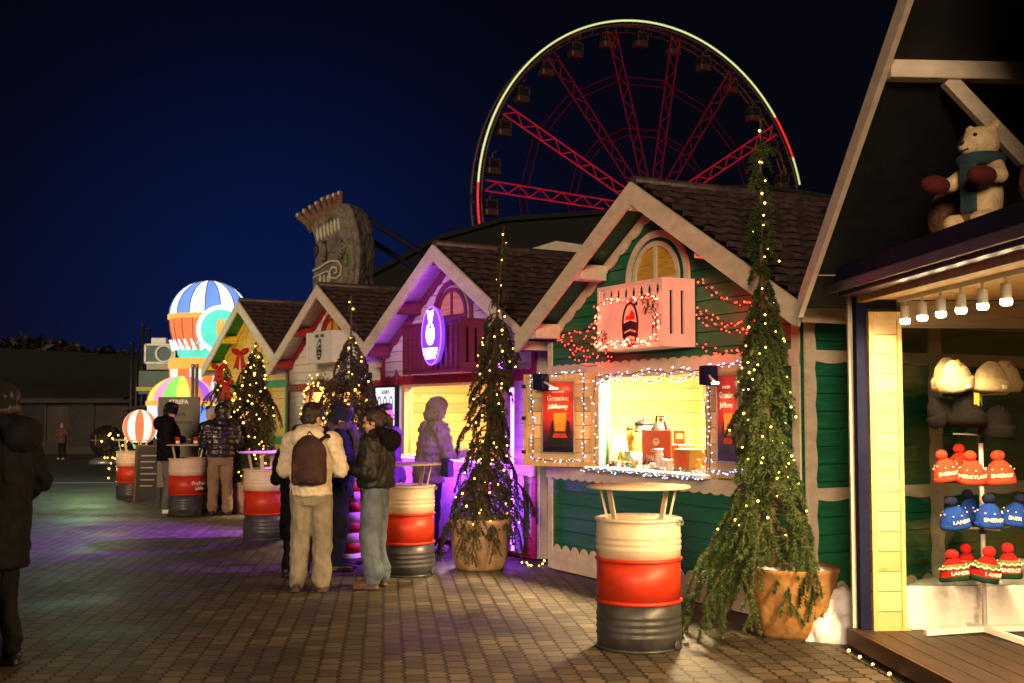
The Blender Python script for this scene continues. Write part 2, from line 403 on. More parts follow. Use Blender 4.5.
    link('window_casing', mb, S['casing'], t)
    # lined interior
    mb = MB(); a, b, d, zt, zf = WL + .06, WR - .06, 1.75, 2.42, .1
    mb.add([(a, .04, zf), (b, .04, zf), (b, d, zf), (a, d, zf), (a, .04, zt), (b, .04, zt), (b, d, zt), (a, d, zt)], [(0, 1, 2, 3), (7, 6, 5, 4), (3, 2, 6, 7), (0, 3, 7, 4), (2, 1, 5, 6)])
    mb.box(1.9, 1.93, d - .02, d - .001, zf, zt)
    link('interior_lining', mb, S.get('inner', M['pine']), t)
    mb = MB(); mb.box(hx0 - .3, hx1 + .3, .06, .55, hz0 - .07, hz0 - .03); link('counter_top', mb, M['pineplain'], t)
    mb = MB(); mb.box(1.2, 2.6, .50, .56, 2.375, 2.40); lf = link('ceiling_lamp', mb, S['lampmat'], t)
    light('stall_lamp', 'AREA', (1.9, .55, 2.36), S['power'], S['lampcol'], .5, t)
    if pan_low: link('lower_panel', pan_low, S['pan'], t)
    return t
def place(t, o): return t.matrix_basis_local if False else None
def W(t):   # a top-level stall's frame as a matrix (rotation, place, size)
    return Matrix.Translation(t.location) @ Matrix.Rotation(t.rotation_euler.z, 4, 'Z') @ Matrix.Diagonal((*t.scale, 1))

# ---- the four stalls
lampm = emis('ceiling_lamp_lit', (1, .80, .45), 9)
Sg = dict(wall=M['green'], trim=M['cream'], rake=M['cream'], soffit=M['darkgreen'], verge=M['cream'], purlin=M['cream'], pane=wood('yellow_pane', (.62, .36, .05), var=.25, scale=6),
          head=M['cream'], sill=M['cream'], corner=M['cream'], skirt=M['cream'], casing=M['cream'], lampmat=lampm, power=620, lampcol=(1, .72, .36), pan=M['cream'])
green = stall('dark green stall with cream trim, red lights and an open serving window', (.3977, 12.6775), (.46536, -.88512), 1, Sg, (1.1, 2.8, 1.09, 1.99), None)
GW = W(green)
Sp = dict(wall=M['lilac'], trim=M['lilac'], rake=M['cream'], soffit=wood('soffit_pale', (.6, .5, .5), var=.1), verge=M['darkred'], purlin=M['darkred'], pane=wood('amber_pane', (.6, .33, .12), var=.2),
          head=M['red'], sill=M['lilac'], corner=M['red'], skirt=M['red'], casing=M['pineplain'], lampmat=lampm, power=230, lampcol=(1, .70, .32), pan=M['lilac'])
purple = stall('pale stall with dark red trim lit purple by a glowing oval sign', (-1.791, 16.661), (.530, -.848), 1, Sp, (.80, 3.2, 1.06, 1.99), None)
PW = W(purple)
Sw = dict(wall=M['white'], trim=M['white'], rake=M['cream'], soffit=wood('soffit_white', (.65, .58, .5), var=.1), verge=M['red'], purlin=M['red'], pane=Sg['pane'],
          head=M['red'], sill=M['white'], corner=M['red'], skirt=M['red'], casing=M['red'], lampmat=lampm, power=420, lampcol=(1, .72, .36), pan=M['white'])
third = stall('white stall with red brackets and a pale oval-logo box sign above a lit wreath', (-3.989, 21.402), (.530, -.848), 1, Sw, (1.0, 3.2, 1.06, 1.99), None)
TW = W(third)
Sy = dict(wall=M['yellow'], trim=M['yellow'], rake=M['cream'], soffit=M['brightgreen'], verge=M['yellow'], purlin=M['yellow'], pane=M['yellow'],
          head=M['brightgreen'], sill=M['brightgreen'], corner=M['brightgreen'], skirt=M['brightgreen'], casing=M['yellow'], lampmat=lampm, power=160, lampcol=(1, .72, .3), pan=M['yellow'])
fourth = stall('yellow stall with bright green soffit and red bows, farthest in the row', (-6.579, 26.996), (.530, -.848), 1.07, Sy, (1.0, 3.0, 1.09, 1.99), None)
FW = W(fourth)

# ---- box signs hung on the gables
def box_sign(label, T, u0, u1, z0, z1, dep, body, face, slots=True, ovals=True):
    t = thing('box_sign', label, 'sign', T @ Vector(((u0 + u1) / 2, -.04, z0)), math.atan2(T[1][0], T[0][0]))
    w = (u1 - u0) / 2; h = z1 - z0; d = dep; th = .03
    mb = MB()
    mb.box(-w, w, -d, -.0, h - th, h); mb.box(-w, w, -d, 0, 0, th); mb.box(-w, -w + th, -d, 0, th, h - th)
    s0 = -d * .72; s1 = -d * .42      # right end with two upright slots
    if slots:
        for a, b in ((-d, -d * .78), (-d * .66, -d * .44), (-d * .32, 0)): mb.box(w - th, w, a, b, th, h - th)
        for a, b in ((-d * .78, -d * .66), (-d * .44, -d * .32)): mb.box(w - th, w, a, b, th, h * .18); mb.box(w - th, w, a, b, h * .82, h - th)
    else: mb.box(w - th, w, -d, 0, th, h - th)
    link('sign_box', mb, body, t)
    mb = MB(); zt = h * .74 if ovals else h - th
    mb.box(-w + th, w - th, -d + .01, -d + .03, th, zt); link('sign_face', mb, face, t)
    if ovals:
        mb = MB(); n = 8; x0 = -w + th; pw = (2 * w - 2 * th) / n
        for i in range(n):   # fretwork strip with eight oval holes
            cx = x0 + pw * (i + .5); cz = (zt + h - th) / 2; q = 16
            O = [];I = []
            for k in range(q):
                a = 2 * PI * k / q; I.append((cx + .030 * math.cos(a), cz + .050 * math.sin(a)))
                dx, dz = math.cos(a), math.sin(a); sc = min(pw / 2 / max(abs(dx), 1e-6), (h - th - zt) / 2 / max(abs(dz), 1e-6)); O.append((cx + dx * sc, cz + dz * sc))
            for k in range(q): mb.prism([O[k], O[(k + 1) % q], I[(k + 1) % q], I[k]], -d + .008, -d + .026)
        link('fretwork', mb, body, t)
    mb = MB(); mb.box(-w + th, w - th, -.01, -.004, th, h - th); link('sign_back', mb, M['darkgreen'] if ovals else M['darkred'], t)
    return t, w, h, d
sgn, sw, sh, sd_ = box_sign('white box sign with round apple emblem framed by red lights', GW, 1.57, 2.62, 2.19, 2.78, .34, M['white'], M['white'])
ink = mat('dark_ink', (.008, .012, .014), rough=.5, var=.1, bump=0); inkred = mat('red_ink', (.55, .02, .03), rough=.5, var=.1, bump=0)
def ring(mb, cx, cz, rx, rz, w, y0, y1, n=40, a0=0, a1=2 * PI):
    for i in range(n):
        a, b = a0 + (a1 - a0) * i / n, a0 + (a1 - a0) * (i + 1) / n
        mb.prism([(cx + rx * math.cos(a), cz + rz * math.sin(a)), (cx + rx * math.cos(b), cz + rz * math.sin(b)), (cx + (rx - w) * math.cos(b), cz + (rz - w) * math.sin(b)), (cx + (rx - w) * math.cos(a), cz + (rz - w) * math.sin(a))], y0, y1)
def emblem(parent, cx, cz, s, y, m1=ink, m2=inkred):
    mb = MB(); ring(mb, cx, cz, .105 * s, .165 * s, .016 * s, y - .006, y)
    mb.prism([(cx - .10 * s, cz - .055 * s), (cx, cz - .03 * s), (cx + .10 * s, cz - .055 * s), (cx + .105 * s, cz + .005 * s), (cx, cz + .03 * s), (cx - .105 * s, cz + .005 * s)], y - .005, y - .0005)
    mb.prism([(cx - .095 * s, cz - .10 * s), (cx, cz - .08 * s), (cx + .095 * s, cz - .10 * s), (cx + .10 * s, cz - .068 * s), (cx, cz - .045 * s), (cx - .10 * s, cz - .068 * s)], y - .005, y - .0005)
    mb.tube([(cx - .02 * s, y - .005, cz + .155 * s), (cx + .03 * s, y - .005, cz + .19 * s), (cx + .085 * s, y - .005, cz + .175 * s), (cx + .09 * s, y - .005, cz + .145 * s), (cx + .05 * s, y - .005, cz + .14 * s)], .009 * s, 6)
    link('emblem_outline', mb, m1, parent)
    mb = MB(); mb.prism([(cx - .06 * s, cz + .04 * s), (cx + .06 * s, cz + .035 * s), (cx + .055 * s, cz + .08 * s), (cx + .02 * s, cz + .105 * s), (cx - .005 * s, cz + .07 * s), (cx - .05 * s, cz + .06 * s)], y - .006, y - .0005)
    mb.prism([(cx - .045 * s, cz - .115 * s), (cx, cz - .105 * s), (cx + .045 * s, cz - .115 * s), (cx + .02 * s, cz - .145 * s), (cx - .02 * s, cz - .145 * s)], y - .006, y - .0005)
    link('emblem_fill', mb, m2, parent)
emblem(sgn, .02, .215, 1.22, -.335)
# spruce sprigs tucked on the sign
for cx, cz, n in ((.33, .40, 26), (-.42, .10, 22), (.44, .24, 12)):
    mb = MB()
    for i in range(n):
        a = rnd.uniform(0, 2 * PI); p = Vector((cx + rnd.uniform(-.08, .08), -.345, cz + rnd.uniform(-.06, .06))); q = p + Vector((math.cos(a) * .05, -rnd.uniform(.005, .03), math.sin(a) * .05 - .02))
        mb.bar(p, q, .008, .004)
    link('spruce_sprig', mb, M['needledark'], sgn)
tsg, a_, b_, c_ = box_sign('pale box sign with a small dark oval emblem on the white stall', TW, 1.74, 2.80, 2.42, 2.92, .34, M['white'], M['white'], False, False)
emblem(tsg, 0, .2, .95, -.335, ink, ink)
text('lettering', 'GRILL  BAR', .075, ink, tsg, (0, -.334, .43))
psg, pw_, ph_, pd_ = box_sign('dark slatted balcony box behind the glowing purple oval', PW, 1.35, 2.85, 2.10, 2.74, .34, M['darkred'], M['darkred'], True, False)
mb = MB()
for i in range(12):
    x = -.66 + i * .12; mb.box(x - .025, x + .025, -.355, -.331, .06, .58)
link('slat', mb, M['darkred'], psg)
# glowing oval sign on an arm
on = thing('neon_sign', 'glowing purple oval sign with a white rabbit outline', 'sign', PW @ Vector((2.44, -.52, 2.19)), purple.rotation_euler.z)
mb = MB(); mb.prism([(.235 * math.cos(a), .35 + .34 * math.sin(a)) for a in np.linspace(0, 2 * PI, 40, endpoint=False)], -.03, .03); link('sign_plate', mb, emis('violet_plate', (.22, .045, .95), 1.25, .3), on)
mb = MB(); mb.tube([(.242 * math.cos(a), -.03, .35 + .347 * math.sin(a)) for a in np.linspace(0, 2 * PI, 41)], .010, 6); link('neon_rim', mb, emis('violet_rim', (.50, .14, 1), 1.6), on)
mb = MB()
for sx in (-1, 1):
    mb.tube([(sx * .015, -.045, .50), (sx * .05, -.045, .60), (sx * .065, -.045, .65), (sx * .035, -.045, .64), (sx * .012, -.045, .55)], .011, 6)
mb.tube([(.085 * math.cos(a), -.045, .37 + .12 * math.sin(a)) for a in np.linspace(0, 2 * PI, 25)], .013, 6)
mb.tube([(-.03, -.045, .28), (-.035, -.045, .38), (0, -.045, .43), (.035, -.045, .38), (.03, -.045, .28)], .010, 6)
link('rabbit_outline', mb, E_NEON, on)
mb = MB()
for z, w in ((.185, .165), (.135, .15), (.09, .11)):
    x = -w
    while x < w - .01:
        d = rnd.uniform(.02, .045); mb.box(x, min(x + d, w), -.05, -.035, z - .017, z + .017); x += d + .008
link('lettering', mb, E_NEON, on)
mb = MB(); mb.bar((0, .02, .35), (0, .2, .35), .03, .03); link('bracket', mb, M['black'], on)
light('neon_glow', 'POINT', (0, -.30, .30), 6, (.42, .07, 1), .15, on)
light('neon_glow', 'POINT', (-.5, -.1, .75), 9, (.42, .07, 1), .1, on)
# ------------------------------------------------------------------ shutters, posters, goods of the green stall
def on_plane(T, px, py, v=0.):
    """pixel -> (u, z) on the plane a stall's front is parallel to, v metres behind it"""
    Ti = T.inverted(); o = Ti @ Vector((0, 0, CAM_H)); p = Ti @ at(px, py, 5.); d = p - o; q = o + d * ((v - o.y) / d.y); return q.x, q.z
poster_bg, nt, out = new_mat('poster_print')
N = nt.nodes.new; L = nt.links.new
b = N('ShaderNodeBsdfPrincipled'); b.inputs['Roughness'].default_value = .3; L(b.outputs[0], out.inputs[0])
tc = N('ShaderNodeTexCoord'); sp = N('ShaderNodeSeparateXYZ'); L(tc.outputs['Object'], sp.inputs[0])
ns = N('ShaderNodeTexNoise'); ns.inputs['Scale'].default_value = 9; L(tc.outputs['Object'], ns.inputs['Vector'])
ad = N('ShaderNodeMath'); ad.operation = 'MULTIPLY_ADD'; ad.inputs[1].default_value = .10; L(ns.outputs['Fac'], ad.inputs[0]); L(sp.outputs[2], ad.inputs[2])
rp = N('ShaderNodeValToRGB'); rp.color_ramp.elements[0].position = .10; rp.color_ramp.elements[0].color = (.012, .012, .03, 1)
rp.color_ramp.elements[1].position = .72; rp.color_ramp.elements[1].color = (.62, .05, .03, 1)
e2_ = rp.color_ramp.elements.new(.26); e2_.color = (.10, .02, .04, 1); e3_ = rp.color_ramp.elements.new(.40); e3_.color = (.48, .035, .03, 1)
L(ad.outputs[0], rp.inputs[0]); L(rp.outputs[0], b.inputs['Base Color'])
M['poster'] = poster_bg
M['amber'] = mat('amber_print', (.75, .30, .03), rough=.4, var=.2, bump=0); M['ivory'] = mat('ivory_print', (.85, .78, .65), rough=.5, var=.03, bump=0); M['dkprint'] = mat('dark_print', (.02, .02, .03), rough=.4, var=.3, bump=0)
M['silver'] = mat('aluminium_frame', (.6, .6, .62), rough=.35, metal=.7, var=.05, bump=0)

def shutter_and_poster(hx, side, ang, label_p, label_l):
    w = .86; a = R(ang)
    x0 = hx - w * math.cos(a) if side < 0 else hx
    y0 = -.075 - (w * math.sin(a) if side < 0 else 0)
    fr = Matrix.Translation((x0, y0, 1.09)) @ Matrix.Rotation(a if side < 0 else -a, 4, 'Z')
    Tl = fr
    mb = MB(); mb.box(.05, w - .05, -.012, .012, .05, .86); link_o = link('shutter', mb, M['pine'], green); link_o.matrix_local = Tl
    mb = MB(); mb.box(0, w, -.018, .018, 0, .05); mb.box(0, w, -.018, .018, .86, .92); mb.box(0, .05, -.0178, .0178, .05, .86); mb.box(w - .05, w, -.0178, .0178, .05, .86)
    f = link('shutter_frame', mb, M['pineplain'], link_o)
    mb = MB()
    for z in (.12, .46, .78): mb.box(-.015 if side < 0 else w - .03, .03 if side < 0 else w + .015, -.03, -.019, z, z + .035)
    link('hinge', mb, M['black'], link_o)
    Wm = GW @ Tl; px0 = .235 if side < 0 else .19
    t = thing('poster', label_p, 'poster', Wm @ Vector((px0, -.020, .13)), green.rotation_euler.z + (a if side < 0 else -a))
    pw, ph = .39, .72
    link('poster_sheet', MB().box(.012, pw - .012, -.008, 0, .012, ph - .012), M['poster'], t)
    mb = MB(); mb.box(0, pw, -.013, 0, 0, .012); mb.box(0, pw, -.013, 0, ph - .012, ph); mb.box(0, .012, -.013, 0, .012, ph - .012); mb.box(pw - .012, pw, -.013, 0, .012, ph - .012); link('poster_frame', mb, M['silver'], t)
    text('lettering', 'Grzaniec', .072, M['ivory'], t, (pw / 2, -.012, .545)); text('lettering', 'Jabłkowy', .066, M['ivory'], t, (pw / 2, -.012, .465))
    text('lettering', 'GALICYJSKI', .028, M['ivory'], t, (pw / 2, -.012, .61))
    mb = MB(); mb.prism([(.16, .22), (.28, .22), (.295, .40), (.145, .40)], -.012, -.0085); link('printed_glass', mb, M['amber'], t)
    mb = MB(); mb.prism([(.05, .06), (.35, .06), (.34, .16), (.30, .20), (.14, .20), (.08, .17)], -.0115, -.0085); mb.prism([(.10, .2), (.145, .2), (.14, .34), (.115, .30)], -.0115, -.0085); mb.prism([(.30, .2), (.34, .2), (.33, .32), (.30, .33)], -.0115, -.0085); link('printed_apples', mb, M['dkprint'], t)
    mb = MB(); mb.prism([(.13, .155), (.31, .155), (.29, .20), (.15, .20)], -.0135, -.0116); link('printed_tray', mb, mat('print_red', (.5, .05, .03), var=.2, bump=0), t)
    # picture lamp on an arm above the poster
    l = thing('picture_lamp', label_l, 'lamp', Wm @ Vector((px0 + .05, -.02, .84)), t.rotation_euler.z)
    link('lamp_box', MB().box(-.06, .06, -.16, -.04, -.08, .08, bev=.01), M['navy'], l)
    mb = MB(); mb.tube([(0, -.10, .02), (.10, -.13, -.02), (.17, -.12, -.06)], .010, 6); link('arm', mb, M['steel'], l)
    mb = MB(); mb.box(.13, .21, -.135, -.105, -.075, -.060); link('lamp_head', mb, emis('picture_lamp_lit', (1, .75, .45), 12), l)
    light('picture_light', 'SPOT', (.17, -.15, -.05), 22, (1, .50, .24), .02, l, aim=(0.0, .35, -1), spot_size=R(110), spot_blend=.9)
    return t, Wm
pl_, WmL = shutter_and_poster(1.05, -1, 26, 'red mulled apple wine poster on the open left shutter', 'dark picture lamp with an arm over the left shutter poster')
pr_, WmR = shutter_and_poster(2.86, 1, 12, 'red mulled apple wine poster half hidden behind the big spruce', 'dark picture lamp beside the poster behind the big spruce')

def loop_pts(Wm, x0, x1, z0, z1, y, step=.12, j=.012):
    P = []
    def seg(a, b):
        n = max(2, int((Vector(b) - Vector(a)).length / step))
        for i in range(n):
            p = Vector(a).lerp(Vector(b), i / n); P.append(Wm @ (p + Vector((rnd.uniform(-j, j), rnd.uniform(-j, 0), rnd.uniform(-j, j)))))
    seg((x0, y, z0), (x0, y, z1)); seg((x0, y, z1), (x1, y, z1)); seg((x1, y, z1), (x1, y, z0)); seg((x1, y, z0), (x0, y, z0)); P.append(P[0].copy()); return P
GF = 'white and blue fairy lights round the serving window'
string_lights('ice white fairy lights framing the open left shutter poster', loop_pts(WmL, .13, .74, .06, .92, -.035), 78, [E_ICE], .0062, GF, jit=.02)
string_lights('ice white fairy lights framing the poster behind the big spruce', loop_pts(WmR, .08, .70, .06, .92, -.035), 70, [E_ICE], .0062, GF, jit=.02)
string_lights('dense ice white fairy lights round the serving window opening', loop_pts(GW, 1.07, 2.83, 1.115, 1.985, -.09, .1, .02), 100, [E_ICE, E_ICE, emis('bulb_coolwarm', (1, .9, .75), 7)], .0056, GF, jit=.03)
string_lights('second ice white light chain along the counter edge of the green stall', [GW @ Vector((x, -.21 - .01 * math.sin(x * 9), 1.08 + .012 * math.sin(x * 23))) for x in np.linspace(1.0, 2.95, 40)], 78, [E_ICE], .0056, GF, jit=.015)
string_lights('light chain drooping along the top of the serving window', [GW @ Vector((x, -.10, 1.955 - .05 * abs(math.sin(x * 7)))) for x in np.linspace(1.1, 2.8, 60)], 70, [emis('bulb_warmwhite', (1, .82, .5), 8), E_ICE], .0056, GF, jit=.02)
# red lights
Sm = Matrix.Translation(sgn.location) @ Matrix.Rotation(sgn.rotation_euler.z, 4, 'Z')
GR = 'red fairy lights on the green gable'
string_lights('red fairy lights wound round the face of the apple box sign', loop_pts(Sm, -.485, .485, .045, .435, -.365, .06, .02), 100, [E_RED, E_RED2, E_RED2], .0075, GR, jit=.022)
string_lights('second red light chain along the bottom of the apple box sign', [Sm @ Vector((x, -.365 - .01 * math.sin(x * 31), .05 + .018 * math.sin(x * 40))) for x in np.linspace(-.5, .5, 50)] , 60, [E_RED2, E_RED], .008, GR, jit=.02)
P = []
for i in range(5):
    a = Vector((1.50, -.06, 2.72 - .11 * i)); b = Vector((.25 + .12 * i, -.06, 2.40 - .075 * i))
    q = [a.lerp(b, s) - Vector((0, 0, .09 * math.sin(PI * s))) for s in np.linspace(0, 1, 14)]
    P += q if i % 2 == 0 else q[::-1]
string_lights('red fairy light net spread left of the box sign', [GW @ p for p in P], 100, [E_RED], .0066, GR, jit=.03)
P = []
for i, (za, zb, xb) in enumerate(((2.78, 2.50, 3.55), (2.52, 2.38, 3.6), (2.44, 2.34, 3.75), (2.22, 2.20, 3.6))):
    a = Vector((2.68, -.06, za)); b = Vector((xb, -.06, zb))
    q = [a.lerp(b, s) - Vector((0, 0, .10 * math.sin(PI * s))) for s in np.linspace(0, 1, 14)]
    P += q if i % 2 == 0 else q[::-1]
string_lights('red fairy light strands sagging right of the box sign', [GW @ p for p in P], 92, [E_RED], .0070, GR, jit=.025)
light('sign_glow', 'POINT', (0, 0, 0), 7, (1, .035, .02), .2).matrix_world = Sm @ Matrix.Translation((0, -.62, .15))
light('sign_glow', 'POINT', (0, 0, 0), 9, (1, .035, .02), .15).matrix_world = Sm @ Matrix.Translation((.95, -.32, .28))
light('sign_glow', 'POINT', (0, 0, 0), 4, (1, .03, .02), .15).matrix_world = Sm @ Matrix.Translation((-.85, -.30, .10))

# things on the serving counter: pixel columns read on the plane v
def onc(px, v): return on_plane(GW, px, 465, v)[0]
CZ = 1.06
def item(name, label, cat, px, v, group=None, rz=0.): return thing(name, label, cat, GW @ Vector((onc(px, v), v, CZ)), green.rotation_euler.z + rz, group)
t = item('table_lamp', 'small lit table lamp with a pale shade in the serving window', 'lamp', 620, .12)
link('lamp_base', MB().lathe([(.055, 0), (.05, .02), (.018, .05), (.022, .12), (.012, .20)], 14), M['brass'], t)
link('lamp_shade', MB().lathe([(.085, .19), (.055, .36)], 18), emis('lit_shade', (1, .85, .50), 1.7), t)
M['redboard'] = mat('red_board', (.66, .10, .045), rough=.5, var=.05, bump=0)
t = item('notice_board', 'orange red notice board with white lettering standing on the counter', 'sign', 657, .20)
link('board', MB().box(-.235, .235, -.008, .008, 0, .40), M['redboard'], t)
text('lettering', 'TŁOCZNIA', .035, M['ivory'], t, (0, -.012, .205)); text('lettering', 'PALUCH', .07, M['ivory'], t, (0, -.012, .135)); text('lettering', 'SOK JABŁKOWY', .045, M['ivory'], t, (0, -.012, .06))
mb = MB(); ring(mb, 0, .29, .05, .035, .012, -.012, -.008); mb.prism([(-.04, .27), (.04, .27), (.05, .30), (-.05, .30)], -.012, -.0085); link('printed_crest', mb, M['ivory'], t)
t = item('drink_urn', 'steel hot drink urn with a black lid behind the red board', 'urn', 645, .46)
link('urn_body', MB().lathe([(.10, 0), (.10, .44), (.09, .46)], 22), M['galv'], t)
link('lid', MB().lathe([(.104, .44), (.10, .465), (.05, .49), (.02, .50), (.02, .52), (.0, .525)], 22), M['black'], t)
link('tap', MB().tube([(0, -.13, .1), (0, -.18, .1), (0, -.18, .06)], .012, 6), M['black'], t)
t = item('kettle', 'black kettle with a red knob beside the steel urn', 'kettle', 661, .48)
link('kettle_body', MB().lathe([(.08, 0), (.095, .30), (.095, .40), (.06, .47), (.0, .48)], 18), M['black'], t); link('knob', MB().ell((0, 0, .50), .022), M['redbright'], t)
link('kettle_handle', MB().tube([(-.09, 0, .40), (-.07, 0, .53), (.07, 0, .53), (.09, 0, .40)], .012, 6), M['black'], t)
juice = mat('orange_juice', (.75, .33, .04), rough=.2, var=.1, bump=0); capm = M['redbright']; lab = M['ivory']; dkb = mat('dark_bottle', (.03, .012, .02), rough=.12, var=.1, bump=0)
def bottle(label, px, v, h, r, body, cap=capm, grp='bottles on the serving counter'):
    t = item('bottle', label, 'bottle', px, v, grp)
    link('bottle_body', MB().lathe([(r, 0), (r, h * .58), (r * .8, h * .68), (r * .36, h * .8), (r * .34, h * .93)], 14), body, t); link('bottle_cap', MB().lathe([(r * .4, h * .93), (r * .4, h)], 12), cap, t)
    link('bottle_label', MB().lathe([(r * 1.02, h * .14), (r * 1.02, h * .45)], 14), lab, t)
bottle('tall orange juice bottle with red cap behind the table lamp', 630, .42, .42, .085, juice); bottle('orange juice bottle nearest the lamp shade', 637, .36, .40, .06, juice)
bottle('dark bottle with a white label in front of the red board', 646, .10, .17, .032, dkb, M['black']); bottle('clear small bottle left of the dark one on the counter', 639, .10, .16, .032, M['galv'], M['brass'])
bottle('small juice bottle by the right window edge', 699, .08, .16, .033, juice, M['ivory']); bottle('tall juice bottle against the right window edge', 706, .10, .24, .038, juice)
for i, (px, m, s) in enumerate(((612, M['darkred'], 'dark red'), (618, M['galv'], 'grey'), (624, M['redboard'], 'orange red'), (629, M['darkgreen'], 'dark green'))):
    t = item('jar', s + ' little jar in the left corner of the counter', 'jar', px, .06 + .02 * (i % 2), 'little jars on the counter'); link('jar_body', MB().lathe([(.026, 0), (.03, .02), (.03, .07), (.024, .08)], 12), m, t); link('jar_lid', MB().lathe([(.027, .08), (.027, .098)], 12), M['brass'], t)
cupm = mat('paper_cup', (.8, .74, .66), rough=.5, var=.04, bump=0)
for i, (px, v, n, s) in enumerate(((654, .05, 1, 'leftmost white paper cup standing in a row before the red board'), (659, .03, 4, 'tall stack of white paper cups before the red board'), (664, .05, 2, 'double white paper cup right of the tall cup stack'), (669, .04, 2, 'rightmost white paper cup pair beside the cardboard box'))):
    t = item('paper_cup', s, 'cup', px, v, 'white paper cups on the counter')
    for j in range(n): link('cup', MB().lathe([(.028, j * .045), (.04, j * .045 + .095), (.043, j * .045 + .10)], 14), cupm, t)
kraft = mat('kraft_card', (.42, .22, .08), rough=.8, var=.15)
def cbox(label, px, v, w, h, lbl):
    t = item('cardboard_box', label, 'box', px, v, 'cardboard drink boxes'); link('carton', MB().box(-w / 2, w / 2, -.09, .09, 0, h, bev=.004), kraft, t)
    if lbl: link('carton_label', MB().box(-w * .36, w * .36, -.094, -.091, h * .4, h * .85), M['redboard'], t)
    else: link('carry_handle', MB().box(-w * .4, w * .4, -.01, .01, h, h + .05).box(-w * .4, -w * .28, -.0095, .0095, h + .05, h + .10).box(w * .28, w * .4, -.0095, .0095, h + .05, h + .10).box(-w * .4, w * .4, -.0098, .0098, h + .10, h + .13), kraft, t); link('carton_print', MB().box(-w * .5, -w * .2, -.093, -.0905, h * .5, h * .8), M['redboard'], t)
cbox('kraft drink carton with a carry handle beside the red board', 680, .36, .22, .27, False); cbox('kraft box with an orange red label on the counter', 690, .14, .23, .24, True)
t = thing('wall_sign', 'small glowing white word sign on the back wall of the green stall', 'sign', GW @ Vector((1.55, 1.70, 1.93)), green.rotation_euler.z)
tt = text('lettering', 'GRZANE', .13, emis('sign_white', (1, .9, .72), 1.6), t, (0, 0, 0)); link('backing', MB().box(-.33, .33, .004, .012, -.07, .07), emis('sign_back', (1, .75, .40), .75), t)
t = thing('label_plate', 'small dark plate on the back wall of the green stall', 'sign', GW @ Vector((1.62, 1.70, 1.70)), green.rotation_euler.z); link('plate', MB().box(-.12, .12, -.01, 0, -.03, .03), M['black'], t)

# ------------------------------------------------------------------ the hat stall at right
HE = Vector((.06806, -.99768)); HC0 = Vector((2.40, 8.32)); HL = 5.5; HSL = .778; HAU, HAZ = 2.72, 2.43 + 2.82 * .778
hat = thing('market_stall', 'open hat stall with pine lining, dark shutter box and track lamps at the right edge', 'market stall', (HC0.x, HC0.y, 0), math.atan2(HE.y, HE.x), 'wooden market stalls in a row')
HW = W(hat)
mb = MB()
n = 19
for i in range(n): y0 = -.06 + 2.7 * i / n; mb.box(-.05, HL, y0, y0 + 2.7 / n - .006, .125, .15)
link('deck', mb, M['deck'], hat)
link('deck_fascia', MB().box(-.05, HL, -.09, -.0625, .035, .149), wood('fascia', (.06, .025, .015), grain=(2, 2, 2)), hat)
link('deck_joist', MB().box(0.0, HL, .0, 2.6, .0, .12), M['black'], hat)
link('corner_post', MB().box(-.02, .055, -.03, .045, .15, 2.46, bev=.006), M['navy'], hat)
link('corner_strip', MB().box(-.055, -.024, -.055, .045, .03, 2.44), M['cream'], hat)
link('end_pillar', MB().box(.0, .07, .05, .28, .17, 2.30), M['pine'], hat)
mb = MB(); mb.box(.071, .086, .05, .085, .15, 2.32); mb.box(.071, .086, .25, .28, .15, 2.32); mb.box(0, .10, .045, .30, .15, .169); mb.box(.071, .0855, .085, .25, 2.27, 2.32); link('pillar_trim', mb, M['pineplain'], hat)
m_, nt, out = new_mat('window_glass'); N = nt.nodes.new; L = nt.links.new
tr_ = N('ShaderNodeBsdfTransparent'); tr_.inputs[0].default_value = (.86, .9, .88, 1); gl = N('ShaderNodeBsdfGlossy'); gl.inputs['Roughness'].default_value = .03
lw = N('ShaderNodeLayerWeight'); lw.inputs[0].default_value = .5; p5_ = N('ShaderNodeMath'); p5_.operation = 'POWER'; p5_.inputs[1].default_value = 4; L(lw.outputs['Facing'], p5_.inputs[0]); fr = N('ShaderNodeMath'); fr.operation = 'MULTIPLY_ADD'; fr.inputs[1].default_value = .7; fr.inputs[2].default_value = .06; L(p5_.outputs[0], fr.inputs[0]); mx = N('ShaderNodeMixShader'); L(fr.outputs[0], mx.inputs[0]); L(tr_.outputs[0], mx.inputs[1]); L(gl.outputs[0], mx.inputs[2])
L(mx.outputs[0], out.inputs[0]); M['glass'] = m_
link('end_window', MB().box(.035, .043, .28, 2.55, .44, 2.21), M['glass'], hat)
mb = MB(); mb.box(.02, .06, .28, 2.55, .15, .44); link('kick_panel', mb, M['white'], hat)
link('end_header', MB().box(.0, .07, .28, 2.55, 2.211, 2.40), wood('header', (.30, .22, .13)), hat)
link('ceiling', MB().box(.08, HL, .02, 2.6, 2.405, 2.43), M['pine'], hat)
link('back_wall', MB().box(0, HL, 2.56, 2.6, .15, 2.4), M['pine'], hat)
link('light_stop_wall', MB().box(HL - .06, HL, .02, 2.56, .15, 2.4), M['pine'], hat)  # unseen near end, added to keep the low front light out
link('front_header', MB().box(.056, HL, -.02, .04, 2.385, 2.46), M['pineplain'], hat)
sb = link('shutter_box', MB().box(.02, HL, -.20, .45, 2.475, 2.62, bev=.01), M['navy'], hat)
link('box_lip', MB().box(.03, HL, -.235, -.205, 2.44, 2.505, bev=.006), mat('lip_metal', (.06, .05, .05), rough=.5, metal=.3, var=.2, bump=.02), sb)
link('guide_rail', MB().box(.06, HL, -.15, -.03, 2.425, 2.47), mat('violet_rail', (.10, .04, .16), rough=.3, bump=0), sb)
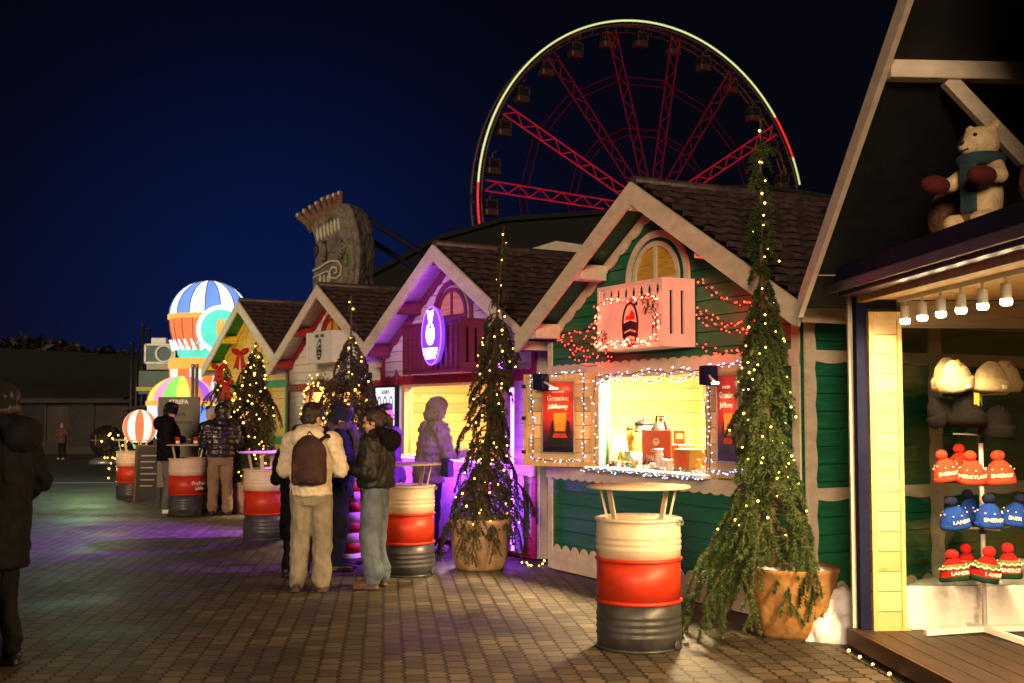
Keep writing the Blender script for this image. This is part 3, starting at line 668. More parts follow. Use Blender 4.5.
# gable porch
for sd, ue in ((-1, -.12), (1, 5.56)):
    ze = HAZ - abs(ue - HAU) * HSL
    mb = MB(); mb.prism([(HAU, HAZ + .03), (ue, ze + .03), (ue, ze - .12), (HAU, HAZ - .12)], -.38, -.345); link('rake_board', mb, M['cream'], hat)
    link('roof', roof_mesh(min(ue, HAU), max(ue, HAU), -.345, 2.75, HAZ + .02, HSL, HAU, sd, 20), M['shingle'], hat)
    mb = MB(); mb.prism([(HAU, HAZ - .03), (ue, ze - .03), (ue, ze - .055), (HAU, HAZ - .055)], -.343, 2.74); link('soffit', mb, M['black'], hat)
mb = MB(); mb.prism([(.0, 2.46), (5.45, 2.46), (5.45, 2.50), (HAU, HAZ - .1), (0, 2.50)], .50, .54); link('gable_wall', mb, wood('gable_boards', (.02, .022, .03)), hat)
for u, z in ((1.48, 3.60), (.09, 2.615)):
    link('purlin', MB().box(u - .055, u + .055, -.335, .499, z - .055, z + .055, bev=.006), M['cream'], hat)
    if z > 3: link('brace', MB().bar((u, .02, z - .05), (u, .47, z - .52), .06, .085), M['cream'], hat)
link('side_soffit_board', MB().box(-.10, -.06, -.33, .5, 2.47, 2.50), M['navy'], hat)
# track lamps
link('lamp_track', MB().box(.2, HL - .1, .205, .235, 2.375, 2.403), M['steel'], hat)
for i in range(18):
    u = .30 + .284 * i
    mb = MB(); mb.lathe([(.012, 2.345), (.03, 2.34), (.032, 2.24), (.028, 2.235)], 14, M_=Matrix.Translation((u, .22, 0))); mb.tube([(u, .22, 2.34), (u, .22, 2.376)], .009, 6)
    b = link('track_lamp', mb, M['steel'], hat)
    fc = link('lamp_face', MB().lathe([(.0325, 2.252), (.0325, 2.230), (.024, 2.220), (.0, 2.217)], 14, M_=Matrix.Translation((u, .22, 0))), E_LAMP, b)
    light('lamp_beam', 'SPOT', (u, .22, 2.19), 6 if i == 0 else 24 if i == 1 else 50 if i == 2 else 78, (1, .66, .29), .03, b, aim=(0, -.45, -1), spot_size=R(172), spot_blend=.35)
# hat rack
rk = at(985, 630, 8.12); RZ = .15
rack = thing('hat_rack', 'white tiered hat stand on the stall deck', 'hat rack', (rk.x, rk.y, RZ))
RP = 148.0
def hx(px, Y=8.1): return (px - 512) * Y / F_PX
def hz(py, Y=8.1): return CAM_H + (412 - py) * Y / F_PX
link('pole', MB().tube([(0, 0, .03), (0, 0, 1.66)], .016, 10), M['steel'], rack)
for a in (12, 100, 192, 282): link('foot', MB().bar((0, 0, .035), (.44 * math.cos(R(a)), .44 * math.sin(R(a)), .025), .04, .035), M['steel'], rack)
for py in (440, 482, 530, 578):
    z = hz(py) - RZ; link('collar', MB().lathe([(.024, z - .02), (.024, z + .02)], 12), M['black'], rack)
for py in (395, 435, 480, 528, 578):
    z = hz(py) - RZ; mb = MB()
    for a in (10, 100, 190, 280): mb.tube([(0, 0, z), (.2 * math.cos(R(a)), .2 * math.sin(R(a)), z + .01)], .006, 6)
    link('tier', mb, M['steel'], rack)
DOT = MB().ell((0, 0, 0), .006, sub=1).mesh('snow_dot'); DOT.materials.append(M['ivory'])
def knitm(name, c, c2=None): return mat(name, c, rough=.95, var=.12, scale=12, bump=1.0, bscale=90, stretch=(2.2, 2.2, .6), spec=.1)
Kc, Kb, Kr, Kbl, Kn, Kg = knitm('knit_cream', (.46, .37, .22)), knitm('knit_black', (.005, .0045, .005)), knitm('knit_red', (.72, .05, .025)), knitm('knit_blue', (.012, .05, .30)), knitm('knit_darkred', (.42, .012, .012)), knitm('knit_green', (.12, .17, .05))
Kd = knitm('knit_navy', (.01, .015, .04)); Kdg = knitm('knit_darkgreen', (.01, .04, .02))
def hat_thing(label, px, py, kind, dy=0., tilt=0., rz=0., txt=None, s=1., grp='knitted hats on the stand'):
    t = thing('knit_hat', label, 'hat', (hx(px, rk.y + dy - .1), rk.y + dy, hz(py, rk.y + dy - .1) - .115 * s), rz, grp); t.scale = (rnd.uniform(.94, 1.12), rnd.uniform(.85, 1.0), rnd.uniform(.86, 1.04)); t.rotation_euler = (R(rnd.uniform(-9, 9)), R(tilt), rz)
    w = lambda a, z: 1 + .05 * math.sin(a * 2 + px) + .03 * math.sin(a * 3 + z * 14 + py) + .02 * math.sin(a * 5 + z * 30)
    B = {'cream': Kc, 'black': Kb, 'red': Kr, 'blue': Kbl, 'nordic': Kn}[kind]
    s *= .93; r = .108 * s
    prof = [(r * .92, -.0), (r, .01), (r * 1.03, .05), (r * .98, .085), (r * .90, .12), (r * .70, .165), (r * .40, .20), (r * .12, .215), (0, .217)]
    if kind in ('cream', 'black'): prof = [(r * .9, 0), (r * 1.02, .015), (r * 1.05, .075), (r * .99, .085), (r * .95, .12), (r * .78, .17), (r * .45, .215), (r * .2, .235), (0, .238)]
    link('crown', MB().lathe([(a, z * s) for a, z in prof], 24, wob=w), B, t)
    if kind in ('cream', 'black'):
        link('cuff', MB().lathe([(r * 1.05, -.004 * s), (r * 1.16, .02 * s), (r * 1.17, .07 * s), (r * 1.06, .095 * s)], 24, wob=w), B, t)
        if kind == 'cream': link('badge', MB().box(-.012, .018, -r * 1.13 - .004, -r * 1.10, .02, .045), M['ivory'], t)
        link('fold', MB().tube([(0, -r * .62, .17 * s), (.015, -r * .45, .205 * s), (.03, -.01, .236 * s)], [.006, .012, .005], 6), mat('tan_tag', (.30, .17, .06), bump=0) if kind == 'cream' else Kb, t)
        if kind == 'black' and txt == 'tag':
            link('paper_tag', MB().box(-.016, .02, -r * .93, -r * .915, .12, .205), mat('yellow_tag', (.8, .45, .03), bump=0), t)
            link('badge', MB().lathe([(.017, 0), (.017, .004)], 14, M_=Matrix.Translation((-.02, -r * 1.1, .045)) @ Matrix.Rotation(R(90), 4, 'X')), M['ivory'], t)
    if kind in ('red', 'blue', 'nordic'):
        link('pom', MB().ell((rnd.uniform(-.015, .015), 0, .245 * s), (.052 * s, .052 * s, .048 * s), sub=3), Kr if kind == 'red' else (Kd if kind == 'blue' else knitm('pom_red', (.55, .02, .02))), t)
        link('cuff', MB().lathe([(r * 1.0, -.004 * s), (r * 1.07, .012 * s), (r * 1.07, .035 * s), (r * 1.02, .045 * s)], 24, wob=w), Kdg if kind == 'nordic' else (Kr if kind == 'red' else Kbl), t)
        if kind == 'nordic':
            link('pattern_band', MB().lathe([(r * 1.0, .10 * s), (r * .975, .12 * s), (r * .86, .15 * s)], 24, wob=w), Kg, t)
            mb = MB()
            for i in range(24):
                a0 = 2 * PI * i / 24; a1 = 2 * PI * (i + 1) / 24; z0, z1 = (.11, .125) if i % 2 else (.125, .11)
                mb.bar((r * 1.02 * math.sin(a0), -r * 1.02 * math.cos(a0), z0 * s), (r * 1.02 * math.sin(a1), -r * 1.02 * math.cos(a1), z1 * s), .006, .006)
            link('zigzag', mb, M['ivory'], t)
        if txt: text('lettering', txt, .046 * s, M['ivory'], t, (0, 0, .068 * s), rz=0, bend=r * 1.05) if False else text('lettering', txt, .046 * s, M['ivory'], t, (0, 0, .068 * s), 0, r * 1.065)
        for i in range(9): a = i * .7; link('snow_dot', DOT, None, t, (r * .95 * math.sin(a), -r * .95 * math.cos(a), (.125 + .02 * (i % 2)) * s))
    return t
hat_thing('cream cuffed beanie on the left of the top tier', 962, 372, 'cream', -.18, -10, .3); hat_thing('cream cuffed beanie with a fold on the right of the top tier', 996, 374, 'cream', -.18, 4, .5)
hat_thing('cream beanie half hidden behind the left top tier hat', 955, 372, 'cream', .06, -6, .2); hat_thing('cream beanie half hidden behind the right top tier hat', 1008, 372, 'cream', .06, 6, -.2)
hat_thing('black beanie hanging sideways at the left of the second tier', 950, 407, 'black', -.05, -25, .2, s=.9); hat_thing('black beanie with a yellow paper tag on the second tier', 972, 408, 'black', -.18, 6, .3, 'tag'); hat_thing('plain black beanie at the right of the second tier', 1002, 420, 'black', -.15, 3, 0)
hat_thing('red pompom hat at the left of the third tier', 951, 467, 'red', -.1, -6, .4, 'ENERGYLAND', .82); hat_thing('red pompom hat in the middle of the third tier', 975, 468, 'red', -.2, 0, 0, 'ENERGYLANDIA', .85); hat_thing('red pompom hat at the right of the third tier', 1005, 469, 'red', -.16, -4, -.2, 'ENERGY', .88); hat_thing('red pompom hat mostly hidden behind the third tier', 964, 462, 'red', .12, 0, 0, None, .8)
hat_thing('blue pompom hat at the left of the fourth tier', 958, 513, 'blue', -.12, -8, .3, 'LANDIA', .86); hat_thing('blue pompom hat in the middle of the fourth tier', 991, 512, 'blue', -.2, 2, .1, 'ENERGY', .86); hat_thing('blue pompom hat at the right edge of the fourth tier', 1017, 511, 'blue', -.1, 8, -.4, 'ENER', .86); hat_thing('blue hat with dark pompom behind the fourth tier', 973, 509, 'blue', .12, 0, 0, None, .85)
hat_thing('green and red patterned pompom hat at the left of the lowest tier', 957, 566, 'nordic', -.16, -3, .2, 'LANDIA', .86); hat_thing('green and red patterned pompom hat in the middle of the lowest tier', 986, 566, 'nordic', -.22, 8, .4, 'LANDIA', .86); hat_thing('green and red patterned pompom hat at the right of the lowest tier', 1011, 563, 'nordic', -.16, 0, -.2, 'ENERGY', .84); hat_thing('patterned hat with a red pompom behind the lowest tier', 968, 562, 'nordic', .12, 0, 0, None, .84)
# lamps at the foot of the deck
string_lights('small white ground lights along the foot of the hat stall deck', [HW @ Vector((u, -.14, .02)) for u in np.linspace(.1, 3.0, 20)], 0, [E_WARM], .012, None, .005, spots=[HW @ Vector((u, -.14, .025)) for u in (.12, .33, .56, .84)])
# ------------------------------------------------------------------ continuous bodies: overlapping volumes fused by a voxel remesh
def fuse(mb, vox, smooth=2, disp=None):
    me = mb.mesh('tmp'); o = bpy.data.objects.new('tmp', me); col.objects.link(o)
    m = o.modifiers.new('r', 'REMESH'); m.mode = 'VOXEL'; m.voxel_size = vox; m.use_smooth_shade = True
    if smooth: k = o.modifiers.new('s', 'SMOOTH'); k.iterations = smooth; k.factor = .5
    r = eval_mesh(o); bpy.data.meshes.remove(me)
    if disp:
        n = len(r.vertices); nor = [v.normal.copy() for v in r.vertices]
        for v, nn in zip(r.vertices, nor): v.co += nn * disp(v.co)
    for p in r.polygons: p.use_smooth = True
    return r
def limb(mb, pts, rs):
    pts = [Vector(p) for p in pts]
    mb.tube(pts, rs, 12)
    for p, r in zip(pts, rs): mb.ell(p, r * .99, sub=2)
def loft(mb, secs, seg=20):
    """torso-like stack of ellipses (x, y, z, rx, ry)"""
    vs = []; fs = []
    for x, y, z, rx, ry in secs:
        for k in range(seg):
            a = 2 * PI * k / seg; vs.append((x + rx * math.cos(a), y + ry * math.sin(a), z))
    n = len(secs)
    for i in range(n - 1):
        for k in range(seg): k2 = (k + 1) % seg; fs.append((i * seg + k, i * seg + k2, (i + 1) * seg + k2, (i + 1) * seg + k))
    fs.append(list(range(seg))[::-1]); fs.append([(n - 1) * seg + k for k in range(seg)])
    mb.add(vs, fs)
def folds(amp, sc=(9, 9, 4), puff=0., pitch=.09, seed=0):
    def f(p):
        q = Vector((p.x * sc[0] + seed * 3.1, p.y * sc[1], p.z * sc[2] + seed))
        v = amp * (mnoise.noise(q) + .6 * mnoise.noise(q * 2.3))
        if puff: v += puff * (abs(math.sin(PI * (p.z + .02 * mnoise.noise(q * .7)) / pitch)) - .6)
        return v
    return f
def coat_folds(puff, seed):
    f0 = folds(.011, (9, 9, 6), puff, .085, seed)
    def f(p):
        q = Vector((p.x * 15 + seed, p.y * 15, p.z * 11 + p.x * 9)); n = mnoise.noise(q)
        return f0(p) + .011 * (1 - abs(n) * 2.2) * .8 + .005 * mnoise.noise(q * 2.2)
    return f
def trouser_folds(seed):
    def f(p):
        k = max(0, 1 - p.z / .55); kn_ = math.exp(-((p.z - .52) / .14) ** 2)
        q = Vector((p.x * 8 + seed, p.y * 8, p.z * 5 + seed)); d = Vector((p.x * 9 + seed, p.y * 7 + p.x * 6, p.z * 17 + p.x * 9))
        return .015 * mnoise.noise(q) + .010 * mnoise.noise(q * 2.1) + (.003 + .012 * k + .006 * kn_) * mnoise.noise(d)
    return f
def cloth(name, c, rough=.8, bump=.4, **k): return mat(name, c, rough=rough, var=k.pop('var', .2), scale=k.pop('scale', 8), bump=bump, bscale=k.pop('bscale', 140), spec=.12, **k)

def person(label, loc, yaw, H, coat, pants, shoe, arms, hair=('short', None), hat=None, coat_len=.86, puff=0., bulk=1., wide=1., headturn=0., headdown=0., hood=None, vox=.011, legs=None, group=None, lean=0., stride=0., pkind='leg'):
    """arms: {'L': (elbow, wrist), 'R': ...} in metres for a 1.75 m figure facing +y, x to the figure's right"""
    t = thing('person', label, 'person', loc, yaw, group); s = H / 1.75; t.scale = (s, s, s)
    hd = Vector((0, .03 + lean * .9, 1.615)); nk = Vector((0, lean * .8, 1.46)); ch = Vector((0, lean * .55, 1.25))
    Rh = Matrix.Translation(hd) @ Matrix.Rotation(headturn, 4, 'Z') @ Matrix.Rotation(-headdown, 4, 'X')
    S = {'L': Vector((-.185, lean * .7, 1.405)), 'R': Vector((.185, lean * .7, 1.405))}
    hips = {'L': Vector((-.092, 0, .92)), 'R': Vector((.092, 0, .92))}
    kn = {'L': Vector((-.105, .02 + stride * .5, .49)), 'R': Vector((.105, .03 - stride * .5, .49))}; an = {'L': Vector((-.115, -.02 + stride, .085)), 'R': Vector((.115, -.02 - stride, .085))}
    if legs: kn.update(legs[0]); an.update(legs[1])
    # ---- body, one surface: torso, neck, head with a face, limbs, hands
    mb = MB()
    loft(mb, [(0, 0, .86, .13, .09), (0, 0, .95, .16, .105), (0, lean * .2, 1.08, .135, .095), (0, lean * .5, 1.25, .165, .11), (0, lean * .7, 1.38, .17, .095), (0, lean * .8, 1.45, .08, .07)])
    limb(mb, [nk - Vector((0, 0, .05)), hd - Vector((0, .01, .06))], [.058, .05])
    mb.ell((0, -.008, .03), (.078, .098, .098), M_=Rh, sub=3); mb.ell((0, .025, -.05), (.058, .066, .075), M_=Rh, sub=3)
    mb.ell((0, .062, -.095), (.03, .026, .022), M_=Rh)           # chin
    mb.prism([(.075, .035), (.115, -.035), (.085, -.045), (.07, -.02)], -.014, .014, 'x', M_=Rh); mb.ell((0, .106, -.032), (.016, .014, .012), M_=Rh)   # nose
    mb.ell((0, .083, -.066), (.026, .012, .008), M_=Rh); mb.ell((0, .081, -.078), (.022, .012, .007), M_=Rh); mb.ell((0, .078, .028), (.055, .018, .012), M_=Rh)
    for sx in (-1, 1): mb.ell((sx * .078, -.01, -.02), (.012, .022, .034), M_=Rh); mb.ell((sx * .045, .065, -.035), (.022, .02, .02), M_=Rh)
    hands = []
    for k in 'LR':
        sg = -1 if k == 'L' else 1; E_, Wr = Vector(arms[k][0]), Vector(arms[k][1])
        limb(mb, [S[k], S[k].lerp(E_, .5), E_, E_.lerp(Wr, .35), Wr], [.06, .05, .042, .045, .028])
        limb(mb, [hips[k], kn[k], kn[k].lerp(an[k], .3), an[k]], [.080, .05, .05, .034])
        mb.ell(an[k] + Vector((sg * .01, .06, -.045)), (.045, .12, .035))
        d = (Wr - E_).normalized(); side = d.cross(Vector((0, 0, 1))); side = side.normalized() if side.length > .1 else Vector((1, 0, 0)); up = side.cross(d)
        fr = Matrix(((side.x, d.x, up.x, Wr.x), (side.y, d.y, up.y, Wr.y), (side.z, d.z, up.z, Wr.z), (0, 0, 0, 1)))
        mb.ell((0, .05, 0), (.042, .055, .018), M_=fr)
        for i, ln in enumerate((.034, .039, .037, .030)):
            x = -.031 + i * .021; a = Vector((x, .085, 0)); b_ = Vector((x * 1.05, .085 + ln, -.012)); c_ = Vector((x, .085 + ln * 1.35, -.012 - ln * .75))
            limb(mb, [fr @ a, fr @ b_, fr @ c_], [.0105, .0098, .0088])
        th = -1 if k == 'R' else 1
        limb(mb, [fr @ Vector((th * .03, .025, -.004)), fr @ Vector((th * .058, .055, -.014)), fr @ Vector((th * .052, .088, -.024))], [.013, .0115, .010])
    link('body', fuse(mb, min(vox, .0085) if vox < .014 else vox, 1), M['skin'], t)
    for sx in (-1, 1): link('eye', MB().ell((sx * .031, .083, .005), .0105, M_=Rh, sub=2), M['eye'], t)
    # ---- trousers
    mb = MB(); w = wide
    loft(mb, [(0, 0, .80, .155, .115), (0, 0, .95, .178, .125), (0, 0, 1.04, .16, .115)])
    for k in 'LR': limb(mb, [hips[k] - Vector((0, 0, .02)), hips[k].lerp(kn[k], .5), kn[k], kn[k].lerp(an[k], .5), an[k] + Vector((0, -.004, .075)), an[k] + Vector((0, .0, .02))], [.108, .094 * (.5 + .5 * w), .076 * w, .070 * w, .074 * w, .066 * w])
    link('trousers', fuse(mb, vox, 2, trouser_folds(loc[0])), pants, t)
    # ---- shoes
    for k in 'LR':
        sg = -1 if k == 'L' else 1; a = an[k]; mb = MB()
        mb.ell((a.x + sg * .014, a.y + .085, .048), (.054, .145, .044)); mb.ell((a.x + sg * .006, a.y - .01, .07), (.045, .06, .055)); mb.box(a.x + sg * .01 - .048, a.x + sg * .01 + .048, a.y - .06, a.y + .19, .004, .028, bev=.01)
        link('shoe', fuse(mb, vox, 1), shoe, t)
    # ---- coat
    mb = MB(); b = bulk; zl = coat_len
    secs = [(0, 0, zl, .185 * b, .145 * b), (0, 0, (zl + 1.05) / 2, .19 * b, .15 * b), (0, lean * .3, 1.10, .19 * b, .145 * b), (0, lean * .55, 1.26, .205 * b, .15 * b), (0, lean * .7, 1.38, .19 * b, .125 * b), (0, lean * .8, 1.455, .10, .085)]
    loft(mb, secs)
    for k in 'LR':
        E_, Wr = Vector(arms[k][0]), Vector(arms[k][1])
        limb(mb, [S[k] + Vector((0, 0, -.01)), S[k].lerp(E_, .5), E_, E_.lerp(Wr, .45), E_.lerp(Wr, .97)], [.095 * b, .082 * b, .074 * b, .066 * b, .052 * b])
    limb(mb, [nk - Vector((0, .0, .05)), nk + Vector((0, .005, .025))], [.095, .082])
    link('coat', fuse(mb, vox, 2, coat_folds(puff, loc[1])), coat, t)
    if hood:
        mb = MB(); mb.ell((0, -.15 + lean * .8, 1.43), (.165, .10, .12)); mb.ell((0, -.08 + lean * .8, 1.50), (.14, .10, .06)); link('hood', fuse(mb, vox, 2, folds(.010, seed=3)), hood, t)
    # ---- hair / hat
    hs, hm = hair
    if hs:
        mb = MB(); mb.ell((0, -.018, .042), (.091, .108, .106), M_=Rh, sub=3); mb.ell((0, -.055, -.02), (.082, .070, .075), M_=Rh, sub=3); mb.ell((.02, .04, .105), (.07, .06, .045), M_=Rh)
        if hs == 'ponytail':
            mb.ell((0, -.11, .05), (.035, .04, .035), M_=Rh); limb(mb, [Rh @ Vector((0, -.12, .04)), Rh @ Vector((0, -.16, -.02)), Rh @ Vector((0, -.15, -.13))], [.034, .044, .016])
        cut = MB()
        me = fuse(mb, vox, 1, folds(.010, (34, 34, 14)))
        bmm = bmesh.new(); bmm.from_mesh(me); Ri = Rh.inverted()
        kill = [f for f in bmm.faces if (lambda q: q.y > .045 and q.z < .065 or (q.z < -.03 and q.y > -.02))(Ri @ f.calc_center_median())]
        bmesh.ops.delete(bmm, geom=kill, context='FACES'); bmm.to_mesh(me); bmm.free()
        link('hair', me, hm or M['hairdark'], t)
    if hat:
        kind, hm = hat
        mb = MB()
        if kind == 'beanie':
            mb.ell((0, -.012, .055), (.097, .113, .105), M_=Rh, sub=3); mb.lathe([(.094, -.03), (.0995, -.015), (.1005, .03), (.096, .05)], 24, M_=Rh @ Matrix.Translation((0, -.012, 0)) @ Matrix.Diagonal((1, 1.14, 1, 1)))
        if kind == 'hood':
            mb.ell((0, -.03, .02), (.125, .135, .145), M_=Rh, sub=3); mb.ell((0, -.05, -.09), (.11, .10, .09), M_=Rh)
        me = fuse(mb, min(vox, .009), 1, folds(.006 if kind == 'beanie' else .008, (30, 30, 20), .004 if kind == 'hood' else 0, .05))
        if kind == 'hood':
            bmm = bmesh.new(); bmm.from_mesh(me); Ri = Rh.inverted()
            bmesh.ops.delete(bmm, geom=[f for f in bmm.faces if (lambda q: q.y > .055)(Ri @ f.calc_center_median())], context='FACES'); bmm.to_mesh(me); bmm.free()
        else:
            bmm = bmesh.new(); bmm.from_mesh(me); Ri = Rh.inverted()
            bmesh.ops.delete(bmm, geom=[f for f in bmm.faces if (Ri @ f.calc_center_median()).z < -.028], context='FACES'); bmm.to_mesh(me); bmm.free()
        link('hood' if kind == 'hood' else 'knit_cap', me, hm, t)
    return t

A_down = {'L': ((-.25, -.04, 1.12), (-.25, .08, .87)), 'R': ((.25, -.04, 1.12), (.25, .08, .87))}
A_hold = {'L': ((-.27, -.02, 1.13), (-.13, .22, 1.17)), 'R': ((.27, -.02, 1.13), (.13, .22, 1.17))}
A_pock = {'L': ((-.30, -.06, 1.13), (-.20, .10, .96)), 'R': ((.30, -.06, 1.13), (.20, .10, .96))}
Cblk = cloth('coat_black', (.005, .005, .006)); Pblk = cloth('trousers_black', (.006, .006, .008)); Sblk = mat('shoe_black', (.012, .011, .011), rough=.4, bump=.1); Swht = mat('shoe_white', (.6, .58, .55), rough=.5, bump=.1)
Ccream = cloth('coat_cream', (.70, .60, .45), rough=.7); Pkhaki = cloth('trousers_khaki', (.26, .225, .17)); Cnavy = cloth('coat_navy', (.012, .017, .045)); Pnavy = cloth('trousers_navy', (.014, .018, .035))
Cleather = mat('leather_black', (.012, .011, .012), rough=.5, var=.15, bump=.08, bscale=90, spec=.35); Pjean = cloth('jeans_grey', (.12, .15, .19)); Cgrey = cloth('coat_grey', (.24, .205, .15), rough=.5)
Cshiny = mat('coat_shiny', (.018, .016, .015), rough=.30, var=.15, bump=.08, bscale=90, spec=.5); Ptan = cloth('trousers_tan', (.22, .15, .085)); Pgrey = cloth('trousers_grey', (.12, .11, .115))
Hblk = cloth('knit_cap_black', (.010, .010, .011), bump=.9); Hnavy = cloth('knit_cap_navy', (.018, .022, .07), bump=.9); Cviolet = cloth('coat_violet', (.10, .05, .14))

pA = person('person in a long black coat and black knit cap at the left edge, facing left', (-3.27, 7.72, 0), R(78), 1.82, Cblk, Pblk, Sblk, A_pock, ('short', None), ('beanie', Hblk), .62, 0, 1.08, 1.0, hood=Cblk, headturn=R(10))
pB = person('person in a cream jacket and wide khaki trousers seen from behind with a brown backpack', (-1.83, 11.0, 0), R(-6), 1.71, Ccream, Pkhaki, mat('shoe_dark', (.05, .035, .03), bump=.1), {'L': ((-.265, .02, 1.13), (-.15, .25, 1.08)), 'R': ((.27, .04, 1.13), (.15, .27, 1.12))}, ('short', None), None, .90, .006, 1.02, 1.25, headturn=R(-25), headdown=R(12), hood=Ccream)
pC = person('person in a navy knit cap and dark navy coat behind the cream jacket', (-1.80, 12.5, 0), R(-82), 1.70, Cnavy, Pnavy, Sblk, A_hold, ('short', None), ('beanie', Hnavy), .78, .004, 1.12, 1.1, headdown=R(14))
pD = person('person with a dark ponytail, black leather jacket and loose grey jeans facing left', (-1.27, 11.25, 0), R(78), 1.67, Cleather, Pjean, mat('shoe_tan', (.12, .07, .04), bump=.1), A_hold, ('ponytail', None), None, .98, .0, 1.2, 1.28, headturn=R(6), headdown=R(10), hood=cloth('fur_black', (.008, .007, .008), bump=1.2))
pE = person('person in a long black coat mostly hidden behind the cream jacket', (-2.12, 11.95, 0), R(-20), 1.50, Cblk, Pblk, Sblk, A_hold, ('short', None), None, .45, 0, 1.1, 1.0)
pF = person('person in a grey hooded puffer jacket bending over the purple lit counter', (-.98, 14.15, 0), R(-62), 1.78, Cgrey, Pnavy, Swht, {'L': ((-.25, .12, 1.15), (-.12, .40, 1.16)), 'R': ((.25, .12, 1.15), (.12, .40, 1.14))}, (None, None), ('hood', Cgrey), .80, .012, 1.15, 1.05, headdown=R(28), lean=.10)
pG = person('person in dark jacket, black cap and grey trousers eating left of the far barrel table', (-5.55, 19.45, 0), R(-75), 1.77, Cblk, Pgrey, Swht, A_hold, ('short', None), ('beanie', Hblk), .84, .004, 1.18, 1.1, headdown=R(15), hood=Cblk, vox=.015)
pH = person('person in shiny black puffer jacket and tan trousers right of the far barrel table', (-4.62, 19.1, 0), R(20), 1.75, Cshiny, Ptan, Sblk, A_hold, ('short', None), ('hood', Cshiny), .92, .014, 1.15, 1.2, vox=.015, headdown=R(10), headturn=R(40))
pI = person('person with a pale striped cap and yellow strap behind the far barrel table', (-5.0, 20.1, 0), R(150), 1.72, Cblk, Pblk, Sblk, A_hold, ('short', None), ('beanie', mat('cap_pale', (.4, .4, .42), bump=.5)), .84, .0, 1.1, 1.0, vox=.016)
link('strap', MB().tube([(-.14, .16, 1.42), (0, .19, 1.25), (.12, .18, 1.08)], .022, 6), mat('strap_yellow', (.7, .38, .02), bump=0), pI)
pJ = person('person in a violet coat half hidden beyond the leather jacket', (-1.45, 13.6, 0), R(-120), 1.72, Cviolet, Pnavy, Sblk, A_down, ('short', None), None, .8, .004, 1.1, 1.0, vox=.013)
pK = person('small figure in a pink top and pale cap far away before the long low building', (-15.5, 41.5, 0), R(170), 1.25, cloth('coat_pink', (.09, .045, .04)), Pblk, Swht, A_hold, (None, None), ('beanie', mat('cap_white', (.18, .17, .16))), .8, 0, 1.15, 1.0, vox=.022)
ven = GW @ Vector((2.98, .62, .1))
pL = person('person in a bright green jacket serving inside the green stall by the right window edge', ven, green.rotation_euler.z + R(200), 1.72, cloth('coat_bright_green', (.10, .50, .02)), Pblk, Sblk, {'L': ((-.28, .06, 1.10), (-.22, .26, 1.02)), 'R': ((.26, .06, 1.10), (.16, .26, .98))}, ('short', None), None, .84, 0, 1.12, 1.0, vox=.014)
cl = thing('scarf', 'black scarf bunched at the neck of the cream jacket', 'scarf', pB.location + Vector((0, -.02, 1.435)), R(-6))
mb = MB(); mb.tube([(.115 * math.cos(a), .02 + .12 * math.sin(a), .012 * math.sin(3 * a)) for a in np.linspace(0, 2 * PI, 22)], .050, 10); link('scarf_wrap', fuse(mb, .011, 2, folds(.012, (18, 18, 18))), Hblk, cl)
# backpack, bag and cup are carried things
bp = thing('backpack', 'brown backpack worn on the cream jacket', 'backpack', pB.location + Vector((0.02, -.215, 1.04)), R(-6))
mb = MB(); mb.ell((0, -.02, .16), (.165, .10, .23), sub=3); mb.box(-.15, .15, -.10, .05, -.06, .16, bev=.03); me = fuse(mb, .011, 3, folds(.006, (14, 14, 9)))
link('pack_body', me, cloth('pack_brown', (.055, .028, .024), rough=.55), bp)
mb = MB(); mb.ell((0, -.085, .03), (.12, .045, .085), sub=3); link('front_pocket', fuse(mb, .010, 2), cloth('pack_pocket', (.05, .026, .022), rough=.55), bp)
link('label_patch', MB().box(.02, .09, -.135, -.129, -.035, -.018), M['black'], bp)
for sx in (-1, 1): link('strap', MB().tube([(sx * .10, .0, .34), (sx * .13, .10, .38), (sx * .155, .20, .34), (sx * .16, .24, .18)], .018, 6), cloth('pack_strap', (.03, .018, .016)), bp)
link('grab_handle', MB().tube([(-.03, -.01, .38), (0, -.02, .415), (.03, -.01, .38)], .008, 6), M['black'], bp)
sg = thing('shoulder_bag', 'grey violet shoulder bag hanging beside the grey puffer jacket', 'bag', pF.location + Vector((.22, -.19, .88)), R(-62))
mb = MB(); mb.box(-.13, .13, -.045, .045, 0, .20, bev=.02); link('bag_body', fuse(mb, .012, 2, folds(.005)), cloth('bag_cloth', (.10, .08, .15)), sg)
link('bag_strap', MB().tube([(-.12, 0, .19), (-.10, 0, .40), (-.02, .03, .62)], .011, 6), M['black'], sg)
sc = thing('scarf', 'violet grey scarf round the neck of the navy cap wearer', 'scarf', pC.location + Vector((0, 0, 1.47)), R(-78))
mb = MB(); mb.tube([(.12 * math.cos(a), .02 + .115 * math.sin(a), .02 * math.sin(3 * a)) for a in np.linspace(0, 2 * PI, 20)], .052, 10); mb.tube([(.03, .13, 0), (.05, .17, -.12), (.04, .18, -.3)], [.05, .05, .04], 8)
link('scarf_wrap', fuse(mb, .011, 2, folds(.010, (20, 20, 20))), cloth('scarf_violet', (.09, .06, .14), bump=.8), sc)

